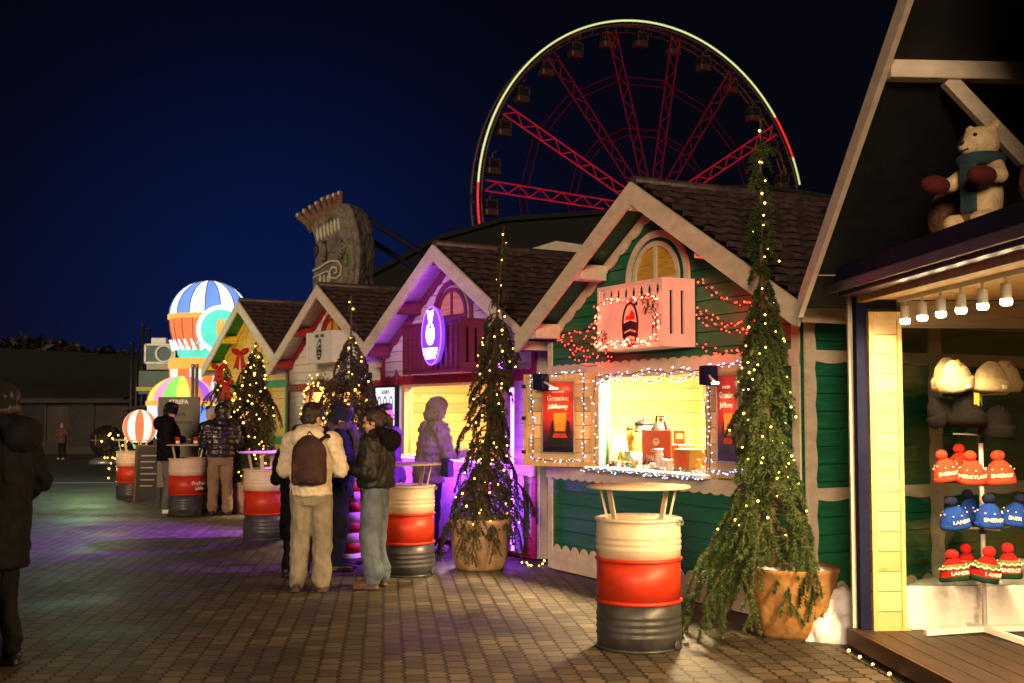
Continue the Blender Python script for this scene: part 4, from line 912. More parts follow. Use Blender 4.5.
# ------------------------------------------------------------------ barrel tables
def barrel(label, loc, rz=0.):
    t = thing('barrel_table', label, 'barrel table', loc, rz, 'oil drum standing tables'); r = .293
    def band(z0, z1, lip, name, m, ribs):
        P = [(r, z0)]
        for zc in ribs: P += [(r, zc - .016), (r + .006, zc - .007), (r + .006, zc + .007), (r, zc + .016)]
        P += [(r, z1)]; link(name, MB().lathe(P, 48), m, t)
    band(.0, .318, 0, 'lower_band', M['drumgrey'], (.10, .145, .19, .235)); band(.334, .604, 0, 'middle_band', M['redbright'], ())
    band(.620, .885, 0, 'upper_band', M['drumcream'], (.69, .73, .77))
    for z, m in ((.326, M['redbright']), (.612, M['redbright'])): link('hoop', MB().lathe([(r, z - .014), (r + .013, z - .006), (r + .013, z + .006), (r, z + .014)], 48), m, t)
    link('rim', MB().lathe([(r, .872), (r + .014, .876), (r + .014, .892), (r - .004, .898), (r - .012, .880)], 48), M['drumcream'], t); link('foot_rim', MB().lathe([(r - .01, .0), (r + .008, .003), (r + .008, .016), (r, .02)], 48), M['drumgrey'], t)
    link('lid', MB().lathe([(r - .012, .868), (.0, .868)], 40), M['drumcream'], t)
    for a in (-24, 22, 158, 204):
        a = R(a); link('leg', MB().bar((.215 * math.cos(a), .215 * math.sin(a), .87), (.265 * math.cos(a), .265 * math.sin(a), 1.098), .045, .012), M['drumcream'], t)
    link('table_plate', MB().lathe([(.0, 1.098), (.362, 1.098), (.368, 1.106), (.362, 1.114), (.0, 1.114)], 56), M['drumcream'], t)
    mb = MB(); qx, qy = .225, -.215; mb.tube([(qx + .012 * math.cos(a) * .7, qy - .01, .872 + .022 * math.sin(a)) for a in np.linspace(0, 2 * PI, 12)], .004, 5); mb.tube([(qx + .025 + .012 * math.cos(a), qy + .02, .868 + .016 * math.sin(a)) for a in np.linspace(0, 2 * PI, 12)], .004, 5); mb.tube([(qx, qy - .008, .885), (qx + .02, qy + .012, .880), (qx + .03, qy + .02, .885)], .004, 5)
    link('chain', mb, M['galv'], t)
    mb = MB(); mb.lathe([(.035, 0), (.035, .008), (.02, .010)], 14, M_=Matrix.Translation((.20, -.225, .04)) @ Matrix.Rotation(R(90), 4, 'X') @ Matrix.Rotation(R(42), 4, 'Y')); link('bung', mb, M['drumgrey'], t)
    return t
def drumat(px, py): p = at(px, py, 10); d = p - Vector((0, 0, CAM_H)); q = Vector((0, 0, CAM_H)) + d * (-CAM_H / d.z); return Vector((q.x, q.y, 0))
b1 = barrel('nearest red and cream barrel table standing alone on the pavers', drumat(639, 646), .2)
b2 = barrel('red and cream barrel table right of the leather jacket', drumat(405, 574), .5)
b3 = barrel('purple lit barrel table behind the people at left of the cream jacket', drumat(266, 538), 1.1)
b4 = barrel('far barrel table with two cups and white lettering on its red band', drumat(187, 514), .3)
b5 = barrel('farthest barrel table by the small glowing balloon', drumat(132, 499), .9)
text('lettering', 'Prażone', .085, M['ivory'], b4, (0, 0, .50), .65, .303); text('lettering', 'jabłka', .07, M['ivory'], b4, (0, 0, .42), .65, .303)
for dx, dy, s in ((-.14, -.1, 'left'), (.14, -.05, 'right')):
    t = thing('paper_cup', 'red and white cup on the far barrel table, the %s one' % s, 'cup', b4.location + Vector((dx, dy, 1.116)), 0, 'cups on the far barrel table')
    link('cup', MB().lathe([(.034, 0), (.045, .11), (.047, .115)], 14), M['redbright'], t); link('cup_sleeve', MB().lathe([(.036, .01), (.041, .055)], 14), M['ivory'], t)

# ------------------------------------------------------------------ plush toys on the hat stall's shutter box
fur = mat('plush_cream', (.85, .66, .38), rough=.95, var=.15, scale=20, bump=1., bscale=120); wool = mat('wool_teal', (.03, .07, .085), rough=.95, bump=1., bscale=90); mitt = mat('wool_maroon', (.10, .012, .015), rough=.95, bump=1., bscale=90)
bl = HW @ Vector((1.72, .10, 2.62)); bear = thing('plush_bear', 'cream plush bear with teal scarf and dark red mittens on the shutter box', 'plush toy', bl, R(118))
mb = MB(); mb.ell((0, 0, .20), (.115, .10, .22), sub=3); mb.ell((0, .01, .50), (.105, .105, .10), sub=3); mb.ell((0, .095, .475), (.06, .065, .05), sub=3)
for sx in (-1, 1):
    mb.ell((sx * .085, -.01, .59), (.036, .022, .036)); limb(mb, [(sx * .09, 0, .36), (sx * .17, .06, .29), (sx * .16, .17, .28)], [.05, .045, .04]); limb(mb, [(sx * .07, .02, .06), (sx * .09, .14, .05)], [.06, .055])
link('body', fuse(mb, .012, 2), fur, bear)
link('nose', MB().ell((0, .162, .492), (.022, .014, .016)), M['eye'], bear)
for sx in (-1, 1): link('eye', MB().ell((sx * .042, .098, .535), .012), M['eye'], bear); link('mitten', fuse(MB().ell((sx * .16, .19, .28), (.06, .10, .055), sub=3), .012, 1), mitt, bear)
link('mouth', MB().tube([(-.035, .145, .455), (0, .158, .445), (.035, .145, .455)], .004, 5), M['eye'], bear)
mb = MB(); mb.tube([(.10 * math.cos(a), .01 + .10 * math.sin(a), .405) for a in np.linspace(0, 2 * PI, 20)], .038, 8); mb.box(-.055, .055, .10, .13, .10, .40, bev=.01); link('scarf', fuse(mb, .010, 2), wool, bear)
mb = MB()
for i in range(9): mb.bar((-.05 + i * .0125, .115, .105), (-.05 + i * .0125, .12, .03), .006, .006)
link('fringe', mb, mat('wool_ochre', (.22, .12, .03), bump=0), bear)
sk = thing('plush_toy', 'brown speckled plush sack leaning at the bear\'s left', 'plush toy', HW @ Vector((1.30, .08, 2.62)), 0)
link('body', fuse(MB().ell((0, 0, .15), (.11, .10, .17), sub=3).ell((0, .02, .32), (.05, .05, .07)), .013, 2, folds(.008)), mat('plush_speckle', (.16, .075, .03), c2=(.05, .02, .012), rough=.95, scale=45, bump=.8), sk)
rs = thing('plush_toy', 'red patterned plush cushion right of the bear', 'plush toy', HW @ Vector((2.50, .12, 2.56)), 0)
link('body', fuse(MB().ell((0, 0, .19), (.20, .13, .20), sub=3), .015, 1), mat('plush_red', (.22, .02, .02), c2=(.02, .05, .02), rough=.95, scale=30, bump=.8), rs)
# ------------------------------------------------------------------ potted spruces
def tri_mesh(name, V):
    """V: (n,3,3) triangles"""
    n = len(V); me = bpy.data.meshes.new(name); me.vertices.add(n * 3); me.vertices.foreach_set('co', V.reshape(-1).astype(np.float32))
    me.loops.add(n * 3); me.loops.foreach_set('vertex_index', np.arange(n * 3, dtype=np.int32)); me.polygons.add(n)
    me.polygons.foreach_set('loop_start', np.arange(0, n * 3, 3, dtype=np.int32)); me.polygons.foreach_set('loop_total', np.full(n, 3, dtype=np.int32)); me.update(); return me
def needles(rng, segs, step, ln, wd):
    """segs: list of (p, q) twig axes -> needle triangles bristling round them"""
    A = np.array([s[0] for s in segs]); B = np.array([s[1] for s in segs]); Ls = np.linalg.norm(B - A, axis=1); cnt = np.maximum(3, (Ls / step).astype(int)); idx = np.repeat(np.arange(len(segs)), cnt)
    t = rng.random(len(idx)); P = A[idx] + (B - A)[idx] * t[:, None]; d = ((B - A) / Ls[:, None])[idx]
    rv = rng.normal(size=P.shape); rv -= (rv * d).sum(1)[:, None] * d; rv /= np.linalg.norm(rv, axis=1)[:, None] + 1e-9
    nd = rv * .85 + d * rng.uniform(.35, .9, (len(idx), 1)); nd /= np.linalg.norm(nd, axis=1)[:, None]
    tp = P + nd * ln * rng.uniform(.7, 1.25, (len(idx), 1)) * (1 - .35 * t[:, None] ** 3); sd = np.cross(nd, rng.normal(size=P.shape)); sd /= np.linalg.norm(sd, axis=1)[:, None] + 1e-9
    return np.stack([P - sd * wd, P + sd * wd, tp], axis=1)
def spruce(label, base, top, z0, prof, nb, seed, twig=.13, step=.0045, ln=.020, wd=.0022, m=None, spike=.25, droop=.8, lights=(0, None, .011), llabel='', lean=(0, 0), tw_gap=.034, bare=.70, asym=0.):
    """base: foot of the trunk; top: apex (world); prof(h) radius at height fraction h"""
    rng = np.random.default_rng(seed); base = np.array(base); top = np.array(top)
    t = thing('spruce_tree', label, 'spruce tree', tuple(base), 0, 'slim potted spruces along the stalls'); H = top[2] - base[2]
    def trunk(h): return (top - base) * h + np.array([math.sin(h * 3.0) * lean[0], math.sin(h * 3.0) * lean[1], 0])
    mb = MB(); hs = np.linspace(0, 1, 18); mb.tube([trunk(h) for h in hs], [.034 * (1 - h) + .006 for h in hs], 8)
    segs = []; tips = []
    for i in range(nb):
        h = z0 + (1 - z0) * ((i + .5) / nb) ** 1.0 * .97; a = i * 2.39996 + rng.uniform(-.9, .9); rad = prof(h) * (rng.uniform(.62, 1.15) if rng.random() > .12 else rng.uniform(1.2, 1.55))
        if h > bare:
            if rng.random() < .70: continue
            rad = (.03 + .12 * (1 - h)) * rng.uniform(.6, 1.5)
        rad *= 1 - asym * math.cos(a) * (1 - h) ** 4
        if rad < .02: continue
        L = rad * 1.15; o = trunk(h); dr = np.array([math.cos(a), math.sin(a), 0]); dd = droop * rng.uniform(.75, 1.25); n = 8
        pts = [o + dr * rad * (1 - (1 - s) ** 1.6) + np.array([0, 0, rad * (.22 * s - dd * s * s * 1.25)]) for s in np.linspace(0, 1, n)]
        mb.tube(pts, [.008 * (1 - s) * min(1, rad * 3) + .0025 for s in np.linspace(0, 1, n)], 4, cap=False)
        for p, q in zip(pts[1:], pts[2:]): segs.append((p, q))
        tips.append(pts[-1]); tips.append(pts[-3])
        nt_ = max(3, int(L / tw_gap))
        for j in range(nt_):
            s = .22 + .75 * (j + rng.random() * .6) / nt_; f = s * (n - 1); k = min(n - 2, int(f)); p = pts[k] + (pts[k + 1] - pts[k]) * (f - k)
            tg = pts[k + 1] - pts[k]; tg /= np.linalg.norm(tg) + 1e-9; sd = np.cross(tg, [0, 0, 1.]); sd /= np.linalg.norm(sd) + 1e-9; sgn_ = 1 if j % 2 else -1
            d = tg * .75 + sd * sgn_ * rng.uniform(.45, .9) + np.array([0, 0, -rng.uniform(.25, 1.15)]); d /= np.linalg.norm(d); tl = twig * rng.uniform(.6, 1.2) * (1.15 - .45 * s) * min(1, .4 + rad * 1.6)
            q = p + d * tl * .55; r = q + (d + np.array([0, 0, -.35])) * tl * .45; segs.append((p, q)); segs.append((q, r)); 
            if rng.random() < .5: tips.append(r)
    for h in np.linspace(bare, .99, 14): p = trunk(h); segs.append((p, trunk(min(1, h + .012))))
    link('trunk', mb, M['bark'], t)
    link('crown', tri_mesh('crown', needles(rng, segs, step, ln, wd)), m or M['needle'], t)
    nl, lm, lr = lights
    if nl:
        # a cable spiralling down the crown, bulbs lying on the outer twigs
        tips = [x for x in tips]; rng.shuffle(tips); C0 = np.array([x[:2] for x in tips]).mean(0)
        cand = sorted([x for x in tips if (x[2] / H < bare or rng.random() < .4) and x[1] < trunk((x[2]) / H)[1] + .15 * prof(z0)], key=lambda x: -x[2])[::max(1, len(tips) // (nl * 2))][:nl]
        P = [Vector(base + trunk(h) + np.array([math.cos(h * 38) * max(.012, prof(h) * .75), math.sin(h * 38) * max(.012, prof(h) * .75), -.5 * prof(h)])) for h in np.linspace(.97, z0 + .06, 120)]
        string_lights(llabel, P, 0, [lm], lr, 'warm fairy lights on the spruces', .0035, spots=[Vector(base + x) + Vector((0, -.012, 0)) for x in cand] + [Vector(base + trunk(h)) + Vector((rng.uniform(-.02, .02), -.02, 0)) for h in np.linspace(.62, .97, max(3, nl // 12))])
    return t
def planter(label, loc, r0, r1, h, m, snow=True, lab='burlap wrapped planters'):
    t = thing('planter', label, 'planter', loc, rnd.uniform(0, 6), lab)
    fold = lambda a, z: 1 + .03 * math.sin(a * 2 + 1) + .022 * math.sin(a * 7 + z * 9) + .015 * math.sin(a * 13 - z * 5) + .012 * math.sin(a * 3)
    link('burlap_wrap', MB().lathe([(r0 * .96, 0), (r0 * 1.02, .03), ((r0 + r1) / 2 * .99, h * .22), ((r0 + r1) / 2 * 1.05, h * .5), ((r0 + r1) / 2 * 1.07, h * .7), (r1, h * .9), (r1 * 1.04, h * .95), (r1 * 1.02, h), (r1 * .93, h * .985), (r1 * .9, h * .93)], 56, wob=fold), m, t)
    link('soil_snow' if snow else 'soil', MB().lathe([(r1 * .93, h * .93), (r1 * .8, h * .97), (r1 * .4, h * 1.02), (0, h * 1.0)], 40, wob=lambda a, z: 1 + .05 * math.sin(a * 5) if z > h * .95 else 1), M['snow'] if snow else M['bark'], t)
    return t
p1 = drumat(793, 634); p1z = .50
planter('ochre burlap planter under the big near spruce, snow on its rim', (p1.x, p1.y, 0), .27, .335, p1z, M['burlap'])
d1 = p1.y - .02
def prof1(h): return np.interp(h, [0, .05, .12, .22, .39, .50, .56, .61, .65, .72, .85, 1], [.42, .43, .36, .25, .185, .16, .14, .10, .05, .03, .02, .01])
tp = at(761, 118, d1 - .02)
spruce('tall dense green spruce nearest the camera leaning over its ochre burlap planter', (p1.x - .15, d1 - .06, .44), tuple(tp), .02, prof1, 230, 3, twig=.25, step=.0014, ln=.031, wd=.0048, tw_gap=.066, lights=(72, E_WARM, .0078), llabel='warm fairy lights on the nearest tall spruce', spike=.45, droop=1.0, lean=(-.03, 0), bare=.60, asym=.40)
p2 = drumat(480, 568)
planter('pale pinkish burlap planter under the purple lit spruce', (p2.x, p2.y, 0), .26, .335, .52, M['burlap2'])
def prof2(h): return np.interp(h, [0, .05, .12, .28, .42, .55, .64, .74, .80, .9, 1], [.42, .46, .42, .27, .23, .20, .20, .14, .05, .012, .006])
tp = at(504, 226, p2.y)
spruce('slim drooping spruce before the purple lit stall in a pale planter', (p2.x + .02, p2.y, .50), tuple(tp), .02, prof2, 190, 11, twig=.19, step=.0026, ln=.026, wd=.006, m=M['needledark'], lights=(62, E_WARMF, .0105), llabel='warm fairy lights on the spruce before the purple lit stall', spike=.3, droop=1.0)
q3 = drumat(352, 543)
planter('burlap planter hidden behind the people before the white stall', (q3.x, q3.y, 0), .26, .33, .52, M['burlap2'])
def prof3(h): return np.interp(h, [0, .1, .3, .45, .58, .72, .85, 1], [.42, .40, .34, .33, .36, .20, .12, .02])
tp = at(351, 296, q3.y)
spruce('slim drooping spruce before the white stall with a sparse top', (q3.x, q3.y, .5), tuple(tp), .03, prof3, 150, 21, twig=.17, step=.0038, ln=.03, wd=.0075, m=M['needledark'], lights=(46, E_WARMF, .0125), llabel='warm fairy lights on the sparse topped spruce before the white stall', droop=1.1, bare=.78)
q4 = drumat(248, 512)
planter('burlap planter under the bushy spruce at the yellow stall', (q4.x, q4.y, 0), .30, .36, .50, M['burlap2'])
def prof4(h): return np.interp(h, [0, .1, .3, .6, .8, .95, 1], [.44, .42, .40, .36, .24, .08, .02])
tp = at(256, 342, q4.y)
spruce('bushy spruce full of lights between the white and the yellow stall', (q4.x, q4.y, .48), tuple(tp), .03, prof4, 170, 31, twig=.19, step=.005, ln=.034, wd=.010, m=M['needledark'], lights=(78, E_WARMF, .0145), llabel='dense warm fairy lights on the bushy spruce at the yellow stall', droop=.9, bare=.93)
q5 = Vector((-5.35, 22.6, 0))
planter('burlap planter under the bow decked spruce left of the yellow stall', q5, .28, .34, .5, M['burlap2'])
tp = at(224, 358, q5.y)
spruce('spruce decked with red bows left of the yellow stall', (q5.x, q5.y, .48), tuple(tp), .03, prof4, 80, 41, twig=.2, step=.007, ln=.032, wd=.009, m=M['needledark'], lights=(40, E_WARMF, .0145), llabel='warm fairy lights on the bow decked spruce', droop=.9, bare=.93)
bow = cloth('ribbon_red', (.45, .015, .015), rough=.5)
def bow_thing(label, p, s):
    t = thing('ribbon_bow', label, 'bow', p, 0, 'red ribbon bows by the yellow stall')
    mb = MB()
    for sx in (-1, 1): mb.ell((sx * .09 * s, 0, .03 * s), (.10 * s, .04 * s, .065 * s), rot=Matrix.Rotation(-sx * .5, 3, 'Y'))
    link('loops', mb, bow, t); mb = MB()
    for sx in (-1, 1): mb.prism([(0, .0), (sx * .05 * s, 0), (sx * .14 * s, -.34 * s), (sx * .08 * s, -.30 * s), (sx * .03 * s, -.36 * s)], -.012, .012)
    link('tails', mb, bow, t); link('knot', MB().ell((0, -.02, 0), .035 * s), bow, t)
bow_thing('largest red ribbon bow under the green soffit', at(240, 353, 22.0), .9); bow_thing('red ribbon bow low on the bow decked spruce', at(226, 384, 22.1), .8); bow_thing('red ribbon bow nearest the striped balloon lantern', at(219, 368, 22.1), .8)
# wreath with lights round the third stall's opening
cw = TW @ Vector((1.75, -.12, 1.55)); wr = thing('wreath', 'big lit evergreen wreath on the white stall', 'wreath', cw, third.rotation_euler.z)
rng = np.random.default_rng(5); segs = []; lsp = []
for i in range(420):
    a = rng.uniform(0, 2 * PI); rr = .52 + rng.normal() * .06; p = np.array([rr * math.cos(a), rng.uniform(-.08, .05), rr * 1.15 * math.sin(a)]); d = rng.normal(size=3); d /= np.linalg.norm(d); segs.append((p, p + d * .13))
for i in range(80): a = rng.uniform(0, 2 * PI); lsp.append(W(wr) @ Vector(((.52 + rng.normal() * .07) * math.cos(a), -.12, (.60 + rng.normal() * .07) * math.sin(a))))
link('evergreen', tri_mesh('evergreen', needles(rng, segs, .009, .028, .005)), M['needledark'], wr); link('hoop', MB().tube([(.52 * math.cos(a), 0, .6 * math.sin(a)) for a in np.linspace(0, 2 * PI, 30)], .03, 8), M['bark'], wr)
string_lights('warm fairy lights on the big wreath of the white stall', [W(wr) @ Vector((.52 * math.cos(a), -.1, .6 * math.sin(a))) for a in np.linspace(0, 2 * PI, 50)], 0, [E_WARMF], .0125, None, .004, spots=lsp)
# snow heaps
def heap(label, c, rx, ry, h, seed):
    r_ = random.Random(seed); mb = MB()
    for i in range(16):
        a = r_.uniform(0, 6.3); d = r_.random() ** .6; s = r_.uniform(.10, .17) * h / .3; zc = max(0, (1 - d) * h * .85) * r_.uniform(.6, 1.1)
        mb.ell((rx * .8 * d * math.cos(a), ry * .8 * d * math.sin(a), zc), (s * rx / h * 1.2, s * ry / h * 1.2, s), sub=2)
    mb.ell((0, 0, 0), (rx, ry, h * .5), sub=3); me = fuse(mb, .018 if h < .5 else .03, 3, lambda p: .018 * mnoise.noise(p * 9) + .012 * mnoise.noise(p * 24))
    b = bmesh.new(); b.from_mesh(me); bmesh.ops.bisect_plane(b, geom=list(b.verts) + list(b.edges) + list(b.faces), plane_co=(0, 0, -.002), plane_no=(0, 0, -1), clear_outer=True); b.to_mesh(me); b.free()
    return tag(link('snow_heap', me, M['snow'], None, c), label, 'snow heap')
hp = drumat(838, 640); heap('small heap of snow between the big planter and the hat stall', (hp.x + .0, hp.y + .06, 0), .21, .20, .36, 2)
heap('snow bank behind the glass end of the hat stall', (3.9, 8.95, 0), 1.3, .35, .50, 5)
lp = drumat(556, 566); 
string_lights('tangle of warm lights lying on the pavers beside the dark green stall', [Vector((p2.x + .42 + .9 * s, p2.y + .25 - .25 * math.sin(s * 9) * .4, .02)) for s in np.linspace(0, 1, 14)], 26, [E_WARM], .010, None, .005, jit=.03)

# ------------------------------------------------------------------ purple stall's front: menu, quilted panel, led strip, goods, candy cane
mn = thing('menu_board', 'glowing white menu board left of the purple lit window', 'menu board', PW @ Vector((.30, -.09, 1.06)), purple.rotation_euler.z)
link('menu_panel', MB().box(-.30, .30, -.02, .02, 0, .90), emis('menu_lit', (.86, .92, 1), 1.15, .15), mn)
mb = MB(); mb.box(-.33, .33, -.03, .03, -.03, 0); mb.box(-.33, .33, -.03, .03, .90, .93); mb.box(-.33, -.30, -.03, .03, 0, .90); mb.box(.30, .33, -.03, .03, 0, .90); link('menu_frame', mb, M['black'], mn)
amb = mat('menu_print', (.30, .26, .12), bump=0); mb = MB()
for r_ in range(3):
    for c_ in range(3): mb = MB(); ring(mb, -.18 + .18 * c_, .70 - .27 * r_, .055, .085, .022, -.024, -.0205, 18); link('menu_picture', mb, amb, mn)
text('lettering', 'GOFRY', .075, ink, mn, (0, -.022, .835))
mb = MB()
qm = mat('quilt_violet', (.34, .26, .42), rough=.4, var=.15, bump=.1)
nx, nz = 44, 18; vs = []
for j in range(nz + 1):
    for i in range(nx + 1):
        u = .72 + 3.05 * i / nx; z = .06 + .86 * j / nz; vs.append((u, -.085 - .030 * abs(math.sin((u + z) * PI / .17) * math.sin((u - z) * PI / .17)), z))
mb.add(vs, [(j * (nx + 1) + i, j * (nx + 1) + i + 1, (j + 1) * (nx + 1) + i + 1, (j + 1) * (nx + 1) + i) for j in range(nz) for i in range(nx)], 0, None, True); link('quilted_panel', mb, qm, purple)
mb = MB(); mb.box(.74, 3.75, -.225, -.205, 1.035, 1.055); link('led_strip', mb, E_PURP, purple)
mb = MB(); mb.bar((AP_U - .08, -.30, AP_Z - .13), (-.02, -.30, AP_Z - .13 - (AP_U - .06) * SL), .015, .012); link('led_strip', mb, emis('purple_led_soffit', (.45, .06, 1), 10), purple)
mb = MB(); mb.box(3.72, 3.755, -.23, -.21, .10, 1.9); link('led_strip', mb, E_PURP, purple)
for u in (1.0, 2.2, 3.4): light('purple_spill', 'POINT', (u, -.36, .80), 24, (.40, .06, 1), .1, purple)
light('purple_spill', 'POINT', (2.3, -.5, 2.35), 8, (.38, .05, 1), .15, purple)
f2 = thing('added_flood', 'added violet floodlight under the right eave of the purple lit stall', 'floodlight', PW @ Vector((3.72, -.30, 2.15)), purple.rotation_euler.z)  # added fixture, washes the ground before the stall purple
link('housing', MB().box(-.07, .07, -.05, .05, -.05, .05, bev=.01), M['black'], f2); link('lamp_face', MB().box(-.055, .055, -.056, -.051, -.04, .04), E_PURP, f2); link('bracket', MB().box(-.012, .012, -.02, .02, .05, .16), M['black'], f2)
light('added_flood_beam', 'SPOT', (0, -.09, -.02), 400, (.36, .05, 1), .05, f2, aim=(-.55, -1, -.78), spot_size=R(85), spot_blend=.9)
fl_ = thing('added_flood', 'small added violet floodlight under the left eave of the purple lit stall', 'floodlight', PW @ Vector((.12, -.30, 2.12)), purple.rotation_euler.z)  # second added fixture, throws violet over the pavers at left
link('housing', MB().box(-.07, .07, -.05, .05, -.05, .05, bev=.01), M['black'], fl_); link('lamp_face', MB().box(-.055, .055, -.056, -.051, -.04, .04), E_PURP, fl_); link('bracket', MB().box(-.012, .012, -.02, .02, .05, .16), M['black'], fl_)
light('added_flood_beam', 'SPOT', (0, -.09, -.02), 2600, (.36, .05, 1), .05, fl_, aim=(-.40, -1, -.40), spot_size=R(85), spot_blend=.8)
cc = thing('candy_cane', 'red and white candy cane standing at the purple lit counter', 'candy cane', PW @ Vector((3.30, -.26, .12)), purple.rotation_euler.z)
pth = [Vector((0, 0, .75 * s)) for s in np.linspace(0, 1, 14)] + [Vector((-.09 + .09 * math.cos(a), 0, .75 + .11 * math.sin(a))) for a in np.linspace(.2, PI, 10)] + [Vector((-.18, 0, .68))]
mb = MB()
for i in range(len(pth) - 1): mb.tube([pth[i], pth[i + 1]], .032, 10, i % 2)
link('cane', mb, [M['ivory'], M['redbright']], cc)
st = thing('striped_post', 'red and white striped post between the navy coat and the jeans', 'striped post', (at(349, 520, 12.9).x, 13.1, 0), 0)
mb = MB()
for i in range(9): mb.lathe([(.085 + .025 * (1 - i / 9), i * .11), (.085 + .025 * (1 - (i + 1) / 9), (i + 1) * .11)], 18, i % 2)
link('post', mb, [M['ivory'], M['redbright']], st); link('post_cap', MB().lathe([(.09, .99), (.06, 1.03), (0, 1.04)], 18), M['redbright'], st); link('post_base', MB().lathe([(.16, 0), (.16, .05), (.11, .06)], 18), M['black'], st)
rl = thing('hanging_rail', 'rail with dark sausages hanging at the back of the purple lit stall', 'rail', PW @ Vector((2.2, 1.4, 1.75)), purple.rotation_euler.z)
link('rail', MB().tube([(-1.0, 0, 0), (1.0, 0, 0)], .012, 6), M['galv'], rl)
sau = mat('sausage', (.10, .03, .015), rough=.4, bump=.2)
for i in range(12):
    x = -.85 + i * .155; link('sausage', MB().tube([(x, 0, -.02), (x + .01, 0, -.18), (x + .03, 0, -.32 - .03 * (i % 3))], [.018, .03, .02], 8), sau, rl)
for i in range(6):
    t = thing('jar', 'amber honey jar in a row on the purple lit counter', 'jar', PW @ Vector((2.3 + .16 * i, .25, 1.03)), 0, 'amber jars on the purple lit counter'); link('jar_body', MB().lathe([(.04, 0), (.05, .02), (.05, .11), (.038, .13)], 12), juice, t); link('jar_lid', MB().lathe([(.042, .13), (.042, .155)], 12), M['brass'], t)
for i, (u, z) in enumerate(((3.45, 1.95), (3.45, 2.35), (1.0, 2.25), (.55, 2.1))):
    t = thing('pine_cone', 'dark hanging ornament on the pale boards, spot %s' % ('below the right gable trim', 'high beside the slatted box', 'left of the slatted box', 'by the left bracket')[i], 'ornament', PW @ Vector((u, -.07, z)), purple.rotation_euler.z)
    link('ornament_body', MB().ell((0, 0, 0), (.045, .03, .07)).ell((0, 0, -.09), (.03, .025, .04)), M['darkred'], t); link('ornament_loop', MB().tube([(.02 * math.cos(a), 0, .085 + .02 * math.sin(a)) for a in np.linspace(0, 2 * PI, 10)], .005, 5), M['black'], t)
# ------------------------------------------------------------------ ferris wheel, far behind
wc = at(648, 213, 130.); WRd = 20.9
wh = thing('ferris_wheel', 'huge ferris wheel with a glowing pale rim and red lit spokes behind the stalls', 'ferris wheel', (wc.x, wc.y, 0), R(26.5))
wz = wc.z; g_rim = mat('wheel_steel', (.05, .022, .022), rough=.5, var=.1, bump=0)
spk = emis('spoke_led_dim', (.55, .012, .03), .17); spkb = emis('spoke_led', (.85, .014, .03), .45)
def wp(a, r, y=0.): return Vector((r * math.cos(a), y, wz + r * math.sin(a)))
def arc(name, a0, a1, r, y, th, m, n=90, seg=6): return link(name, MB().tube([wp(R(a0 + (a1 - a0) * i / n), r, y) for i in range(n + 1)], th, seg), m, wh)
arc('light_rim', 36, 176, WRd, -.9, .095, emis('rim_led', (.74, .80, .30), 1.0)); arc('light_rim', 13, 22, WRd, -.9, .095, emis('rim_led2', (.74, .80, .30), .9), 10)
arc('light_rim', 22, 36, WRd, -.9, .10, emis('rim_led_red', (1, .03, .02), .9), 20); arc('light_rim', 176, 193, WRd, -.9, .10, emis('rim_led_red2', (1, .04, .02), .9), 20)
for y, r_, th in ((-.85, WRd - .45, .10), (.9, WRd - .1, .14), (.9, WRd - .8, .09)): arc('rim_tube', -180, 180, r_, y, th, g_rim, 140)
mb = MB()
for i in range(84): a = 2 * PI * i / 84; mb.tube([wp(a, WRd - .4, -.85), wp(a, WRd - .4, .9)], .06, 4); mb.tube([wp(a, WRd - .1, .9), wp(a + .037, WRd - .8, .9)], .05, 4)
link('rim_brace', mb, g_rim, wh)
cab = mat('cabin_shell', (.035, .02, .02), rough=.4, var=.1, bump=0); first = None
for i in range(28):
    a = R(90 + 2.5 - 360 * i / 28); p = wp(a, WRd - 1.75, 0)
    if first is None:
        c = link('cabin', MB().box(-.72, .72, -.62, .62, -.95, -.15, bev=.18).box(-.62, .62, -.55, .55, .55, .75, bev=.08), cab, wh, p)
        link('cabin_window', MB().box(-.66, .66, -.57, .57, -.15, .55), M['darkglass'], c); mb = MB()
        for sx in (-1, 1): mb.bar((sx * .6, -.58, -.15), (sx * .6, -.58, .56), .08, .08); mb.bar((sx * .6, .58, -.15), (sx * .6, .58, .56), .08, .08)
        mb.tube([(0, 0, .7), (0, 0, 1.3)], .08, 6); mb.tube([(0, -.9, 1.3), (0, .9, 1.3)], .08, 6); link('cabin_post', mb, g_rim, c); first = c
    else:
        c = first.copy(); col.objects.link(c); c.parent = wh; c.location = p
        for ch in [x for x in first.children]: d = ch.copy(); col.objects.link(d); d.parent = c
for i in range(15):
    a = R(176.5 - 24 * i); mb = MB(); ca = Vector((-math.sin(a), 0, math.cos(a)))
    for y in (-.8,):
        for s_ in (-1, 1): mb.tube([wp(a, 1.2, y) + ca * s_ * .5, wp(a, WRd - .9, y) + ca * s_ * .55], .058, 5)
        n = 15
        for j in range(n):
            r0 = 1.2 + (WRd - 2.1) * j / n; r1 = 1.2 + (WRd - 2.1) * (j + 1) / n; s_ = 1 if j % 2 else -1
            mb.tube([wp(a, r0, y) + ca * s_ * .52, wp(a, r1, y) - ca * s_ * .52], .036, 4)
    link('spoke', mb, spkb if i in (0, 1, 6) else spk, wh)
mb = MB()
for r_ in (WRd * .42, WRd * .70):
    for dr in (0, .8):
        for i in range(15): a, b_ = R(176.5 - 24 * i), R(176.5 - 24 * (i + 1)); mb.tube([wp(a, r_ + dr, .8), wp(b_, r_ + dr, .8)], .05, 4)
link('ring_truss', mb, emis('ring_led_dim', (.45, .012, .03), .09), wh)
